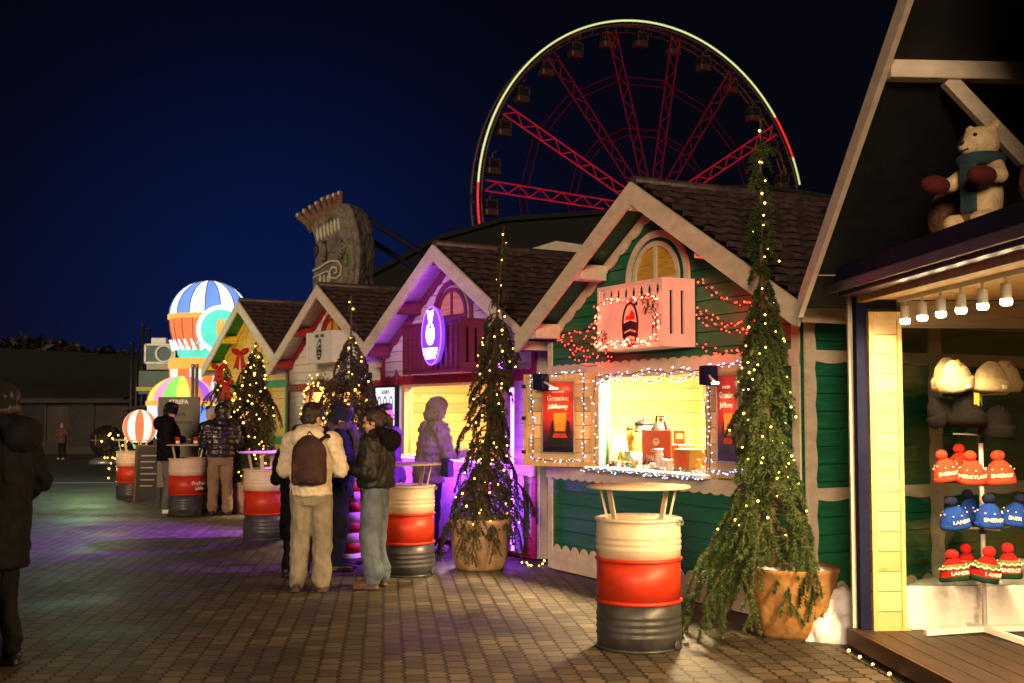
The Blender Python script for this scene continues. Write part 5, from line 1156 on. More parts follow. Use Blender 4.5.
link('hub', MB().lathe([(1.3, -1.6), (1.5, -1.2), (1.5, 1.2), (1.3, 1.6)], 24, M_=Matrix.Translation((0, 0, wz)) @ Matrix.Rotation(R(90), 4, 'X')), g_rim, wh)
for sx in (-1, 1):
    for y in (-1.6, 1.6): link('support_leg', MB().tube([(0, y, wz), (sx * 10, y * 3.2, 0)], .45, 8), g_rim, wh)
light('wheel_glow', 'POINT', (0, -3.5, wz), 3500, (1, .10, .09), .5, wh)

# ------------------------------------------------------------------ carved stone head on its pillar
tq = at(341, 288, 27.); TZ = at(337, 288, 27.).z
tt_ = thing('stone_head', 'carved grey brown stone head with a feather crown towering behind the white stall', 'statue', (tq.x, 27., 0), R(-24)); tt_.scale = (.80, .80, 1)
stone = mat('carved_stone', (.15, .135, .115), c2=(.04, .034, .03), rough=.9, var=.3, scale=5, bump=.9, bscale=14); pale = mat('pale_paint', (.42, .39, .33), rough=.8, var=.2, bump=.3); rust = mat('rust_feather', (.15, .085, .055), rough=.85, var=.35, bump=.5, scale=8); mossy = mat('moss_paint', (.10, .17, .04), rough=.9, var=.4, scale=9)
def T3(x, z): return x, z
z0 = TZ - .15
mb = MB()
prof_ = [(-.66, z0), (-.64, z0 + .45), (-.57, z0 + .85), (-.58, z0 + 1.15), (-.70, z0 + 1.42), (-.84, z0 + 1.60), (-.30, z0 + 1.86), (.14, z0 + 2.02), (.42, z0 + 2.00), (.64, z0 + 1.80), (.80, z0 + 1.42), (.88, z0 + .9), (.84, z0 + .4), (.78, z0)]
mb.prism(prof_, -.45, .45)
mb.box(-.66, .76, -.44, .44, 0, z0 + .01)
me = fuse(mb, .035, 4, lambda p: .03 * mnoise.noise(p * 3.1) + .018 * mnoise.noise(p * 9))
link('head_block', me, stone, tt_)
mb = MB()
for i in range(22): z = z0 + .10 + i * .085; x = np.interp(z, [z0, z0 + .8, z0 + 1.35, z0 + 1.70, z0 + 1.95], [.60, .62, .55, .42, .22]); mb.ell((x, -.46, z), (.13, .06, .05), rot=Matrix.Rotation(.25 * math.sin(i * 2), 3, 'Y'))
link('mane', fuse(mb, .02, 1), stone, tt_)
for i in range(8):
    f_ = i / 7; bx = -.74 + .92 * f_; bz = z0 + 1.56 + .40 * f_; lx = -.34 * (1 - f_) ** 1.3 - .04 + .10 * f_; lz = .30 - .02 * abs(i - 4)
    mb = MB(); mb.tube([(bx, -.34, bz - .14), (bx + lx * .35, -.40, bz + lz * .35), (bx + lx * .8, -.43, bz + lz * .75), (bx + lx, -.46, bz + lz)], [.085, .10, .075, .085], 10); mb.ell((bx + lx, -.47, bz + lz + .02), (.095, .09, .085)); f = link('crown_feather', mb, rust, tt_)
    link('feather_tip', MB().ell((bx + lx - .01, -.53, bz + lz + .03), (.05, .045, .05)), pale, f)
for i in range(7): x = -.50 + i * .115; link('tooth', MB().ell((x, -.45, z0 + 1.33 + .035 * i), (.05, .05, .17), rot=Matrix.Rotation(-.15, 3, 'Y')), pale, tt_)
mb = MB(); mb.ell((.02, -.46, z0 + 1.08), (.27, .08, .20), sub=3); link('brow', fuse(mb, .02, 1, lambda p: .02 * math.sin(p.x * 40)), stone, tt_)
link('eye_socket', MB().ell((-.20, -.47, z0 + 1.06), (.16, .06, .14)).ell((-.54, -.46, z0 + .98), (.09, .06, .16)), M['black'], tt_)
link('nose', MB().ell((-.26, -.50, z0 + .92), (.10, .10, .22)).ell((-.26, -.54, z0 + .80), (.11, .08, .09)), stone, tt_)
for i in range(6): a = R(-70 + 24 * i); link('eye_ray', MB().tube([(.10 + .10 * math.cos(a), -.50, z0 + .98 + .10 * math.sin(a)), (.10 + .34 * math.cos(a), -.50, z0 + .98 + .28 * math.sin(a))], [.045, .03], 8), stone, tt_)
sp_ = [(-.62, .52), (-.40, .58), (-.18, .68), (-.02, .72), (.22, .70), (.32, .58), (.30, .40), (.16, .32), (-.02, .34), (-.06, .48), (.02, .58), (.16, .56), (.17, .46), (.08, .44)]
link('scroll', MB().tube([(x, -.50, z0 + z) for x, z in sp_], .03, 8), pale, tt_); link('scroll', MB().tube([(-.62, -.49, z0 + .36), (-.34, -.50, z0 + .44), (-.12, -.50, z0 + .50), (-.02, -.50, z0 + .26)], .022, 8), pale, tt_)
for i in range(3): link('fang', MB().ell((-.38 + .13 * i, -.47, z0 + .32 - .01 * i), (.045, .05, .12)), pale, tt_)
link('moss_panel', MB().ell((.44, -.47, z0 + .72), (.07, .05, .16)).ell((.40, -.47, z0 + 1.0), (.06, .05, .10)), mossy, tt_)
for dz in (0, -.48):
    t = thing('steel_rail', 'dark slanting rail running down behind the stone head, %s one' % ('upper' if dz == 0 else 'lower'), 'rail', (0, 0, 0)); a = at(366, 219, 29.); b_ = at(418, 250, 29.); link('rail_tube', MB().tube([a + Vector((-.3, 0, .2 + dz)), b_ + Vector((.8, 0, -.5 + dz))], .07, 8), M['navy'], t); link('rail_post', MB().tube([(b_.x + .3, 29.05, 0), (b_.x + .3, 29.05, b_.z + dz - .1)], .06, 8), M['navy'], t)

# ------------------------------------------------------------------ dark halls, low building, poles, far trees
hl = thing('hall', 'big dark flat hall behind the row of stalls', 'hall', (0, 0, 0))
def up(px, py, Y): p = at(px, py, Y); return p.x, p.z
Y0 = 46.
pts = [up(345, 300, Y0), up(372, 276, Y0), up(440, 240, Y0), up(504, 222, Y0), up(600, 215, Y0), up(700, 192, Y0), up(760, 189, Y0), up(830, 200, Y0), up(960, 240, Y0)]
poly = [(pts[0][0], 0)] + pts + [(pts[-1][0], 0)]
link('walls', MB().prism(poly, Y0, Y0 + 22), M['darkroof'], hl)
mb = MB()
for a, b_ in zip(pts, pts[1:]): mb.bar((a[0], Y0 - .1, a[1] + .08), (b_[0], Y0 - .1, b_[1] + .08), .3, .16)
link('eaves', mb, M['darkroof'], hl)
tn = thing('tent', 'white tent roof just showing above the purple lit stall', 'tent', (0, 0, 0)); a = up(520, 252, 34.); b_ = up(556, 241, 34.); c_ = up(592, 246, 34.)
link('tent_roof', MB().prism([a, b_, c_, (c_[0], c_[1] - .25), (a[0], a[1] - .25)], 34, 38), mat('tent_cloth', (.40, .36, .33)), tn); mb = MB()
for x in (a[0] + .2, c_[0] - .2):
    for y in (34.2, 37.8): mb.tube([(x, y, 0), (x, y, a[1] - .2)], .05, 6)
link('tent_pole', mb, M['galv'], tn)
lb = thing('low_building', 'long low plastered building with a ribbed lean-to roof in the dark at left', 'building', (0, 0, 0)); YB = 47.
x0 = up(-60, 400, YB)[0]; x1 = up(128, 400, YB)[0]; ze = up(0, 403, YB)[1]; zr = up(0, 375, YB)[1]; zt = up(0, 346, YB)[1]; zt2 = up(128, 352, YB)[1]
link('walls', MB().box(x0, x1, YB, YB + 6, 0, ze + .05), M['concrete'], lb)
mb = MB(); mb.prism([(YB - .5, ze), (YB + 5.5, zr), (YB + 5.5, zr + .12), (YB - .5, ze + .12)], x0 - .3, x1 + .2, 'x')
nr = 70
for i in range(nr): x = x0 + (x1 - x0) * i / nr; mb.prism([(YB - .5, ze + .121), (YB + 5.5, zr + .121), (YB + 5.5, zr + .18), (YB - .5, ze + .18)], x, x + .09, 'x')
link('lean_to_roof', mb, M['corr'], lb)
link('upper_storey', MB().prism([(x0, zr - .5), (x1 + .6, zr - .5), (x1 + .6, zt2), (x0, zt + .2)], YB + 5.0, YB + 14), M['darkroof'], lb)
for px in (-25, 34, 82): xa = up(px, 400, YB)[0]; w = link('door' if px == 82 else 'window', MB().box(xa - .45, xa + .45, YB - .04, YB + .02, .3 if px == 82 else 1.0, 2.0), M['darkglass'], lb); link('frame', MB().box(xa - .52, xa - .45, YB - .05, YB, .3, 2.05).box(xa + .45, xa + .52, YB - .05, YB, .3, 2.05).box(xa - .52, xa + .52, YB - .052, YB, 2.0, 2.07), M['corr'], w)
for px, pt, s in ((132, 345, 'leftmost'), (137, 352, 'second from left'), (143, 327, 'tallest'), (149, 330, 'nearest the camera sign')):
    p = at(px, pt, 40.); t = thing('lamp_pole', 'thin dark pole against the night sky, %s' % s, 'pole', (p.x, 40., 0), 0, 'thin dark poles'); link('shaft', MB().tube([(0, 0, 0), (0, 0, p.z)], [.09, .05], 8), M['black'], t); link('pole_cap', MB().lathe([(.06, p.z), (.09, p.z + .04), (0, p.z + .12)], 8), M['black'], t)
# bare leafless-looking dark trees beyond the low building
def far_tree(label, px, py, Y, w, seed):
    p = at(px, py, Y); rng = np.random.default_rng(seed); t = thing('far_tree', label, 'tree', (p.x, Y, 0), 0, 'dark trees beyond the low building'); mb = MB(); H = p.z
    mb.tube([(0, 0, 0), (0, 0, H * .85)], [.25, .05], 6)
    for i in range(40): a = rng.uniform(0, 6.3); h = rng.uniform(.4, .8) * H; r = w * rng.uniform(.4, 1); mb.tube([(0, 0, h), (r * .5 * math.cos(a), r * .5 * math.sin(a), h + .12 * H), (r * math.cos(a), r * math.sin(a), h + .2 * H)], [.06, .03, .012], 4)
    link('trunk', mb, M['bark'], t); C_ = rng.normal(size=(1500, 3)); C_ /= np.linalg.norm(C_, axis=1)[:, None]; C_ *= rng.uniform(.4, 1, (1500, 1)) ** .5; C_ = C_ * np.array([w, w, H * .26]) + np.array([0, 0, H * .74]); V = C_[:, None, :] + rng.normal(size=(1500, 3, 3)) * .22
    link('crown', tri_mesh('crown', V), mat('far_leaf', (.003, .003, .003), bump=0), t)
far_tree('round dark tree rising behind the low building roof', 38, 338, 66., 3.0, 1); far_tree('low dark tree at the left end of the low building roof', -20, 344, 66., 3.2, 2); far_tree('dark tree low behind the thin poles', 108, 350, 68., 2.0, 3)
# round dark red lit shrub / ball and lit bush by the low building
bb = at(107, 440, 38.); t = thing('ornament_ball', 'large dark red ball ornament standing before the low building', 'ornament', (bb.x, 38., 0)); link('ball', MB().ell((0, 0, .70), .52, sub=3), mat('ball_red', (.012, .003, .003), rough=.7, bump=0), t); link('pedestal', MB().lathe([(.55, 0), (.5, .12), (.3, .2)], 20), M['galv'], t); link('star', MB().bar((-.35, -.45, .75), (.0, -.53, .75), .04, .02).bar((-.17, -.52, .60), (-.17, -.52, .92), .05, .02), mat('star_dull', (.25, .22, .1), bump=0), t)
lbz = at(122, 450, 27.); rng = np.random.default_rng(8); t = thing('lit_shrub', 'small shrub full of warm lights left of the glowing balloons', 'shrub', (lbz.x, 27., 0)); segs = []
for i in range(160): d = rng.normal(size=3); d /= np.linalg.norm(d); p = np.array([0, 0, .75]) + d * np.array([.35, .35, .65]) * rng.uniform(.2, 1); segs.append((p, p + d * .18))
link('foliage', tri_mesh('foliage', needles(rng, segs, .02, .05, .01)), M['needledark'], t); link('stem', MB().tube([(0, 0, 0), (0, 0, .8)], .04, 6), M['bark'], t)
string_lights('warm fairy lights on the small far shrub', [Vector((lbz.x + .3 * math.cos(i), 27 + .3 * math.sin(i), .2 + .06 * i)) for i in range(18)], 34, [E_WARMF], .022, None, .006, jit=.2)

# ------------------------------------------------------------------ glowing balloon lanterns
LC = {k: emis('lantern_' + k, c, s, .38) for k, (c, s) in dict(blue=((.20, .36, .95), .95), white=((.88, .94, 1), 1.3), orange=((1, .22, .07), .95), amber=((1, .45, .08), 1.0), teal=((.14, .85, .62), .95), green=((.30, .85, .14), .95), yellow=((1, .78, .12), 1.0), pink=((1, .42, .66), .95), cream=((1, .82, .66), 1.15), red=((1, .12, .07), .9), violet=((.5, .15, .9), .8)).items()}
YL = 30.; s30 = YL / F_PX
lc = at(209, 330, YL)
t = thing('balloon_lantern', 'biggest glowing balloon lantern with a blue and white striped top', 'lantern', (lc.x, YL, 0), R(8))
def z30(py): return at(206, py, YL).z
zr_ = z30(316); ztop = z30(281); rr = 39 * s30
P = [(rr * math.cos(a), zr_ + (ztop - zr_) * math.sin(a)) for a in np.linspace(0, PI / 2, 12)]
link('dome', MB().lathe(P, 48, mif=lambda k, i: (k // 3) % 2), [LC['blue'], LC['white']], t)
P = [(rr * 1.03, zr_ + .01), (rr * 1.03, zr_ - .10), (rr * 1.0, zr_ - .11)]; link('gold_band', MB().lathe(P, 48), LC['amber'], t)
seam_m = mat('seam_dark', (.10, .09, .09), bump=0)
for i in range(16): a = 2 * PI * i / 16 + .0; link('seam', MB().tube([(rr * 1.004 * math.cos(b_) * math.cos(a), rr * 1.004 * math.cos(b_) * math.sin(a), zr_ + (ztop - zr_) * 1.004 * math.sin(b_)) for b_ in np.linspace(0, PI / 2, 10)], .012, 4), seam_m, t)
for i in range(20): a = 2 * PI * i / 20; link('seam', MB().tube([(rr * k_ * 1.004 * math.cos(a), rr * k_ * 1.004 * math.sin(a), z30(p_)) for k_, p_ in ((.985, 319), (.97, 330), (.90, 342), (.78, 352))], .010, 4), seam_m, t)
P = [(rr * .99, zr_ - .1), (rr * .97, z30(330)), (rr * .90, z30(342)), (rr * .78, z30(352))]; link('orange_band', MB().lathe(P, 48, mif=lambda k, i: 0), [LC['orange']], t)
P = [(rr * .80, z30(350)), (rr * .76, z30(356)), (rr * .55, z30(364)), (rr * .35, z30(366))]; link('teal_cup', MB().lathe(P, 48), LC['teal'], t)
mb = MB()
for i in range(14): a = R(-170 + 12 * i); r_ = rr * 1.0; mb.tube([(r_ * .97 * math.cos(a), r_ * .97 * math.sin(a), z30(341)), (r_ * .86 * math.cos(a + .06), r_ * .86 * math.sin(a + .06), z30(351))], [.02, .05], 6)
link('white_fringe', mb, LC['white'], t)
mb = MB(); ya = -rr * 1.16
mb.lathe([(.0, 0), (.54, .0), (.50, .06), (0, .09)], 30, 0, Matrix.Translation((.40, ya + .18, z30(332))) @ Matrix.Rotation(R(90), 4, 'X') @ Matrix.Rotation(0, 4, 'Z')); link('swirl_disc', mb, LC['teal'], t)
link('swirl_rim', MB().tube([(.40 + .54 * math.cos(a), ya + .13, z30(332) + .54 * math.sin(a)) for a in np.linspace(-.5, 2 * PI - 1.9, 30)], .055, 8), LC['white'], t)
link('swirl_curl', MB().tube([(.40 - .54 * math.cos(a) * 1.0, ya + .14, z30(332) - .36 + .2 * math.sin(a)) for a in np.linspace(0, PI, 12)], .05, 8), LC['teal'], t)
mb = MB()
for i in range(3): mb.ell((.34 + .10 * i, ya + .10, z30(331)), (.055, .05, .24))
link('small_motif', mb, LC['amber'], t)
t2c = at(196, 376, 29.6); z29 = lambda py: at(196, py, 29.6).z; s29 = 29.6 / F_PX
t = thing('balloon_lantern', 'orange and white striped glowing lantern below the biggest one', 'lantern', (t2c.x, 29.4, 0), R(5)); r2 = 24 * s29
link('collar', MB().lathe([(r2 * .98, z29(359)), (r2 * 1.05, z29(366)), (r2 * 1.0, z29(370))], 40), LC['amber'], t)
link('envelope', MB().lathe([(r2, z29(370)), (r2 * .98, z29(378)), (r2 * .86, z29(388)), (r2 * .72, z29(394))], 48, mif=lambda k, i: (k // 4) % 2), [LC['orange'], LC['cream']], t)
link('skirt', MB().lathe([(r2 * .72, z29(394)), (r2 * .80, z29(398)), (r2 * .70, z29(402))], 40), LC['white'], t); link('core_post', MB().lathe([(.12, 0), (.12, z29(394))], 12), M['galv'], t)
Ym = 25.5; sm = Ym / F_PX; mc = at(182, 412, Ym); zm = lambda py: at(182, py, Ym).z
t = thing('balloon_lantern', 'rainbow striped glowing dome lantern behind the grey board', 'lantern', (mc.x, Ym, 0), R(0)); r3 = 34 * sm
cs = ['pink', 'orange', 'yellow', 'pink', 'green', 'yellow', 'orange', 'violet']
link('dome', MB().lathe([(r3 * math.cos(a), zm(403) + (zm(376) - zm(403)) * math.sin(a)) for a in np.linspace(0, PI / 2, 12)], 64, mif=lambda k, i: ((k + 3) // 4) % 8), [LC[c] for c in cs], t)
link('gold_band', MB().lathe([(r3 * 1.03, zm(401)), (r3 * 1.03, zm(405)), (r3, zm(406))], 48), LC['amber'], t)
link('blue_body', MB().lathe([(r3 * .99, zm(405)), (r3 * .96, zm(416)), (r3 * .82, zm(432)), (r3 * .6, zm(446)), (r3 * .5, zm(450))], 48, mif=lambda k, i: 1 if i == 3 else (0 if (k // 8) % 3 else 2)), [LC['blue'], LC['green'], LC['white']], t)
link('basket', MB().lathe([(r3 * .30, 0), (r3 * .36, zm(452))], 24), LC['green'], t)
for px, s in ((193, 'left'), (197, 'right')):
    a = at(px, 366, 24.6); p_ = thing('flag_pole', 'grey pole in front of the lanterns, the %s of the pair' % s, 'pole', (a.x, 24.6, 0), 0); link('shaft', MB().tube([(0, 0, 0), (0, 0, a.z)], .035, 8), M['galv'], p_); link('pole_cap', MB().ell((0, 0, a.z), .045), M['galv'], p_)
Ys = 22.6; ss = Ys / F_PX; bc = at(140, 427, Ys); r4 = 16.5 * ss
t = thing('balloon_lantern', 'small round orange and white glowing balloon on a stand', 'lantern', (bc.x, Ys, 0), R(8))
cs = ['cream', 'pink', 'orange', 'amber']
link('envelope', MB().lathe([(max(.001, r4 * math.sin(a)) * (1 if a < PI / 2 else 1), bc.z + r4 * 1.05 * math.cos(a)) for a in np.linspace(.02, PI * .84, 18)], 48, mif=lambda k, i: ((k + 1) // 4) % 2), [LC['cream'], LC['orange']], t)
link('basket', MB().lathe([(.10, bc.z - r4 * 1.30), (.13, bc.z - r4 * 1.08)], 14), LC['green'], t); link('stand', MB().tube([(0, 0, 0), (0, 0, bc.z - r4 * 1.25)], .03, 8), M['galv'], t)
mbl = MB()
for a in range(4): mbl.tube([(.1 * math.cos(a * PI / 2), .1 * math.sin(a * PI / 2), bc.z - r4 * 1.1), (.17 * math.cos(a * PI / 2), .17 * math.sin(a * PI / 2), bc.z - r4 * .84)], .008, 4)
link('ropes', mbl, M['ivory'], t)
light('lantern_glow', 'POINT', (bc.x, Ys - 1.2, bc.z), 22, (1, .55, .3), .3); light('lantern_glow', 'POINT', (mc.x - 1.5, Ym - 1.5, 1.2), 60, (.55, 1, .35), .4); light('lantern_glow', 'POINT', (lc.x - 2.5, YL - 2.5, 3.5), 130, (.6, .85, .8), .6)
# camera shaped sign tower
Yc = 31.; cz = lambda py: at(160, py, Yc).z; cx_ = lambda px: at(px, 350, Yc).x
t = thing('photo_sign', 'dark green photo point sign topped with a big outlined camera', 'sign', (cx_(160), Yc, 0)); k0 = cx_(160)
dk = mat('sign_darkgreen', (.02, .045, .04), rough=.5, var=.2)
link('camera_body', MB().box(cx_(147) - k0, cx_(176) - k0, -.12, .12, cz(363), cz(345), bev=.03), dk, t)
whp = mat('outline_white', (.55, .55, .50), bump=0); mb = MB(); a0, a1, b0, b1_ = cx_(147) - k0, cx_(176) - k0, cz(363), cz(345)
for p, q in (((a0, b0), (a1, b0)), ((a1, b0), (a1, b1_)), ((a1, b1_), (a0, b1_)), ((a0, b1_), (a0, b0))): mb.bar((p[0], -.14, p[1]), (q[0], -.14, q[1]), .04, .05)
mb.tube([(cx_(166) - k0 + .21 * math.cos(a), -.15, cz(354) + .21 * math.sin(a)) for a in np.linspace(0, 2 * PI, 28)], .035, 6); link('camera_outline', mb, whp, t)
link('viewfinder', MB().box(cx_(152) - k0, cx_(167) - k0, -.10, .10, cz(345) + .02, cz(338), bev=.02), whp, t)
link('sign_shelf', MB().box(a0 + .05, a1 + .2, -.2, .2, cz(370), cz(364), bev=.02), mat('shelf_tan', (.30, .27, .18)), t)
link('sign_panel', MB().box(cx_(140) - k0, cx_(185) - k0, -.06, .06, cz(394), cz(371)), dk, t); link('yellow_band', MB().box(cx_(138) - k0, cx_(166) - k0, -.09, -.065, cz(391), cz(387)), mat('band_yellow', (.35, .32, .02), bump=0), t)
link('support', MB().box(-.12, .12, -.05, .05, 0, cz(393)), M['black'], t)
aw = thing('canopy', 'flat pale canopy edge beside the low building', 'canopy', (cx_(145), 34., 0)); link('canopy_roof', MB().prism([(-1.1, at(0, 408, 34.).z), (1.6, at(0, 396, 34.).z), (1.6, at(0, 399, 34.).z), (-1.1, at(0, 411, 34.).z)], -1.5, 1.5), M['corr'], aw); link('canopy_post', MB().tube([(-.9, 0, 0), (-.9, 0, 1.7)], .05, 6).tube([(1.4, 0, 0), (1.4, 0, 2.0)], .05, 6), M['black'], aw)
# grey info board and chalkboard
Yb = 20.6; kx = lambda px: at(px, 420, Yb).x; kz = lambda py: at(180, py, Yb).z
t = thing('info_board', 'large plain grey board with small dark writing behind the far barrel table', 'sign', (kx(179), Yb, 0)); w = (kx(199) - kx(158)) / 2
link('board', MB().box(-w, w, -.03, .03, .35, kz(397)), mat('board_grey', (.17, .155, .13), rough=.8, var=.06, scale=2), t); link('leg', MB().box(-w, -w + .06, -.0295, .0295, 0, .35), M['black'], t); link('leg', MB().box(w - .06, w, -.0295, .0295, 0, .35), M['black'], t)
text('lettering', 'STREFA', .10, M['galv'], t, (0, -.036, kz(402))); text('lettering', 'Jarmark', .11, ink, t, (-.05, -.036, kz(414))); text('lettering', 'Świąteczny', .10, ink, t, (0, -.036, kz(422)))
cb = drumat(149, 502); t = thing('chalkboard', 'black chalkboard stand leaning beside the farthest barrel table', 'chalkboard', cb, R(8))
fr_ = Matrix.Rotation(R(-9), 4, 'X')
link('board', MB().box(-.24, .24, -.012, .012, .04, 1.0, M_=fr_), mat('chalk_black', (.012, .014, .012), rough=.7, var=.5, scale=5), t); mb = MB(); mb.box(-.28, -.24, -.02, .02, 0, 1.04, M_=fr_); mb.box(.24, .28, -.02, .02, 0, 1.04, M_=fr_); mb.box(-.24, .24, -.0195, .0195, 1.0, 1.04, M_=fr_); link('frame', mb, M['bark'], t)
link('rear_leg', MB().bar((-.22, .17, 1.0), (-.22, .48, .01), .03, .03).bar((.22, .17, 1.0), (.22, .48, .01), .03, .03), M['bark'], t)
mb = MB()
for i in range(6): z = .28 + .11 * i; mb.box(-.17, .05 + .03 * (i % 3), -.0165, -.0125, z, z + .022, M_=fr_)
link('chalk_lines', mb, mat('chalk', (.25, .25, .24), bump=0), t)

# ------------------------------------------------------------------ ground
m, nt, out = new_mat('paving'); N = nt.nodes.new; L = nt.links.new
b = N('ShaderNodeBsdfPrincipled'); b.inputs['Specular IOR Level'].default_value = .18; L(b.outputs[0], out.inputs[0]); tc = N('ShaderNodeTexCoord'); mp = N('ShaderNodeMapping'); mp.inputs['Rotation'].default_value = (0, 0, R(84)); L(tc.outputs['Object'], mp.inputs[0])
sp = N('ShaderNodeSeparateXYZ'); L(mp.outputs[0], sp.inputs[0])
tri = N('ShaderNodeMath'); tri.operation = 'PINGPONG'; tri.inputs[1].default_value = .05; L(sp.outputs[0], tri.inputs[0])
tm = N('ShaderNodeMath'); tm.operation = 'MULTIPLY_ADD'; tm.inputs[1].default_value = .45; L(tri.outputs[0], tm.inputs[0]); L(sp.outputs[1], tm.inputs[2])
cm = N('ShaderNodeCombineXYZ'); L(sp.outputs[0], cm.inputs[0]); L(tm.outputs[0], cm.inputs[1])
br = N('ShaderNodeTexBrick'); br.offset = .5; br.inputs['Scale'].default_value = 1; br.inputs['Brick Width'].default_value = .185; br.inputs['Row Height'].default_value = .135; br.inputs['Mortar Size'].default_value = .0095; br.inputs['Mortar Smooth'].default_value = .35; br.inputs['Bias'].default_value = 0
br.inputs['Color1'].default_value = (.132, .108, .078, 1); br.inputs['Color2'].default_value = (.064, .053, .040, 1); br.inputs['Mortar'].default_value = (.022, .018, .014, 1); L(cm.outputs[0], br.inputs['Vector'])
n1 = N('ShaderNodeTexNoise'); n1.inputs['Scale'].default_value = .9; n1.inputs['Detail'].default_value = 8; L(tc.outputs['Object'], n1.inputs['Vector']); mr = N('ShaderNodeMapRange'); mr.inputs['From Min'].default_value = .3; mr.inputs['From Max'].default_value = .7; mr.inputs['To Min'].default_value = .42; mr.inputs['To Max'].default_value = 1.2; L(n1.outputs['Fac'], mr.inputs[0])
mx = N('ShaderNodeMix'); mx.data_type = 'RGBA'; mx.blend_type = 'MULTIPLY'; mx.inputs[0].default_value = 1; L(br.outputs['Color'], mx.inputs[6]); L(mr.outputs[0], mx.inputs[7]); 
n2 = N('ShaderNodeTexNoise'); n2.inputs['Scale'].default_value = 90; n2.inputs['Detail'].default_value = 4; L(tc.outputs['Object'], n2.inputs['Vector']); mr2 = N('ShaderNodeMapRange'); mr2.inputs['To Min'].default_value = .75; mr2.inputs['To Max'].default_value = 1.2; L(n2.outputs['Fac'], mr2.inputs[0])
mx2 = N('ShaderNodeMix'); mx2.data_type = 'RGBA'; mx2.blend_type = 'MULTIPLY'; mx2.inputs[0].default_value = 1; L(mx.outputs[2], mx2.inputs[6]); L(mr2.outputs[0], mx2.inputs[7]); vg = N('ShaderNodeTexVoronoi'); vg.inputs['Scale'].default_value = 2.6; L(tc.outputs['Object'], vg.inputs['Vector']); vgm = N('ShaderNodeMapRange'); vgm.inputs['From Min'].default_value = .035; vgm.inputs['From Max'].default_value = .075; vgm.inputs['To Min'].default_value = .45; L(vg.outputs['Distance'], vgm.inputs[0])
mx3 = N('ShaderNodeMix'); mx3.data_type = 'RGBA'; mx3.blend_type = 'MULTIPLY'; mx3.inputs[0].default_value = 1; L(mx2.outputs[2], mx3.inputs[6]); L(vgm.outputs[0], mx3.inputs[7]); L(mx3.outputs[2], b.inputs['Base Color'])
ih = N('ShaderNodeMath'); ih.operation = 'MULTIPLY_ADD'; ih.inputs[1].default_value = -1; L(br.outputs['Fac'], ih.inputs[0]); nm = N('ShaderNodeMath'); nm.operation = 'MULTIPLY'; nm.inputs[1].default_value = .25; L(n2.outputs['Fac'], nm.inputs[0]); L(nm.outputs[0], ih.inputs[2])
bp_ = N('ShaderNodeBump'); bp_.inputs['Strength'].default_value = .9; bp_.inputs['Distance'].default_value = .012; L(ih.outputs[0], bp_.inputs['Height']); L(bp_.outputs[0], b.inputs['Normal'])
rr_ = N('ShaderNodeMapRange'); rr_.inputs['To Min'].default_value = .30; rr_.inputs['To Max'].default_value = .9; L(n1.outputs['Fac'], rr_.inputs[0]); L(rr_.outputs[0], b.inputs['Roughness'])
structure('ground', MB().add([(-400, -60, 0), (400, -60, 0), (400, 700, 0), (-400, 700, 0)], [(0, 1, 2, 3)]), m)
asp = mat('asphalt', (.055, .058, .05), rough=.8, var=.25, scale=.6, bump=.4, bscale=60)
structure('yard', MB().add([(-60, 24.5, .004), (-6.6, 24.5, .004), (-6.6, 47, .004), (-60, 47, .004)], [(0, 1, 2, 3)]), asp)
kl = at(0, 0, 30)
structure('painted_line', MB().add([(-11.5, 27.5, .008), (-8.6, 27.7, .008), (-8.6, 27.9, .008), (-11.5, 27.7, .008)], [(0, 1, 2, 3)]), mat('line_paint', (.5, .5, .45), bump=0))

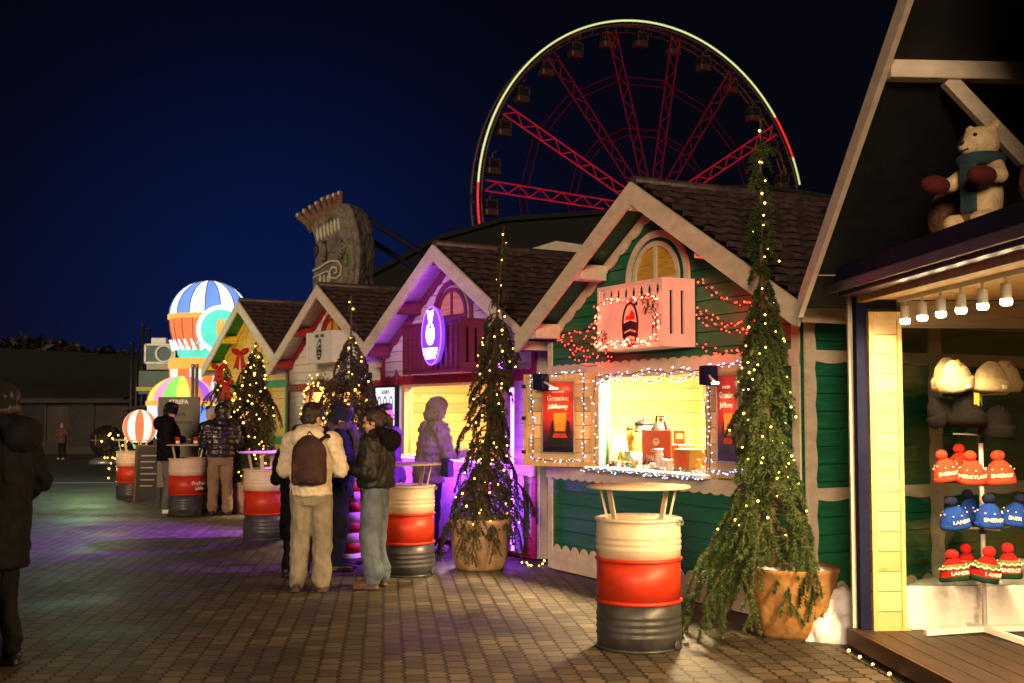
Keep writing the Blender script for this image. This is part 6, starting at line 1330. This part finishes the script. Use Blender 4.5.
# ------------------------------------------------------------------ sky, light, camera
w = bpy.data.worlds.new('World'); scene.world = w; w.use_nodes = True; nt = w.node_tree
for n in list(nt.nodes): nt.nodes.remove(n)
N = nt.nodes.new; L = nt.links.new; out = N('ShaderNodeOutputWorld'); 
sky = N('ShaderNodeTexSky'); sky.sky_type = 'NISHITA'; sky.sun_disc = False; sky.sun_elevation = R(-5.5); sky.sun_rotation = R(-20); sky.altitude = 200
bg1 = N('ShaderNodeBackground'); L(sky.outputs[0], bg1.inputs[0]); bg1.inputs[1].default_value = .018
tc = N('ShaderNodeTexCoord'); dt = N('ShaderNodeVectorMath'); dt.operation = 'DOT_PRODUCT'; L(tc.outputs['Generated'], dt.inputs[0]); g = Vector((-.20, 1, .07)).normalized(); dt.inputs[1].default_value = g
pw = N('ShaderNodeMath'); pw.operation = 'POWER'; mxm = N('ShaderNodeMath'); mxm.operation = 'MAXIMUM'; mxm.inputs[1].default_value = 0; L(dt.outputs['Value'], mxm.inputs[0]); L(mxm.outputs[0], pw.inputs[0]); pw.inputs[1].default_value = 62
cr = N('ShaderNodeMix'); cr.data_type = 'RGBA'; L(pw.outputs[0], cr.inputs[0]); cr.inputs[6].default_value = (.0011, .0010, .0030, 1); cr.inputs[7].default_value = (.0010, .0062, .046, 1)
bg2 = N('ShaderNodeBackground'); L(cr.outputs[2], bg2.inputs[0]); bg2.inputs[1].default_value = 1
add = N('ShaderNodeAddShader'); L(bg1.outputs[0], add.inputs[0]); L(bg2.outputs[0], add.inputs[1]); L(add.outputs[0], out.inputs[0])
town_fill = light('town_fill', 'SUN', (0, -5, 20), 1.9, (1, .68, .41), 0, None, aim=(.19, 1, -.19)); town_fill.data.angle = R(14)  # night stand-in for unseen warm town lights behind the camera
cam = bpy.data.cameras.new('camera'); co = bpy.data.objects.new('camera', cam); col.objects.link(co); co.location = (0, 0, CAM_H); co.rotation_euler = (R(90) + PITCH, 0, 0)
cam.sensor_width = 36; cam.lens = 36 * F_PX / 1024; cam.clip_start = .05; cam.clip_end = 2000; scene.camera = co
cam.dof.use_dof = True; cam.dof.focus_distance = 9.5; cam.dof.aperture_fstop = 4.0
scene.view_settings.view_transform = 'Standard'; scene.view_settings.look = 'None'; scene.view_settings.exposure = .28; scene.view_settings.gamma = 1
scene.render.engine = 'CYCLES'
cy = scene.cycles; cy.use_denoising = True; cy.max_bounces = 6; cy.diffuse_bounces = 3; cy.glossy_bounces = 3; cy.transparent_max_bounces = 8; cy.sample_clamp_indirect = 4; cy.use_light_tree = True; cy.caustics_reflective = False; cy.caustics_refractive = False
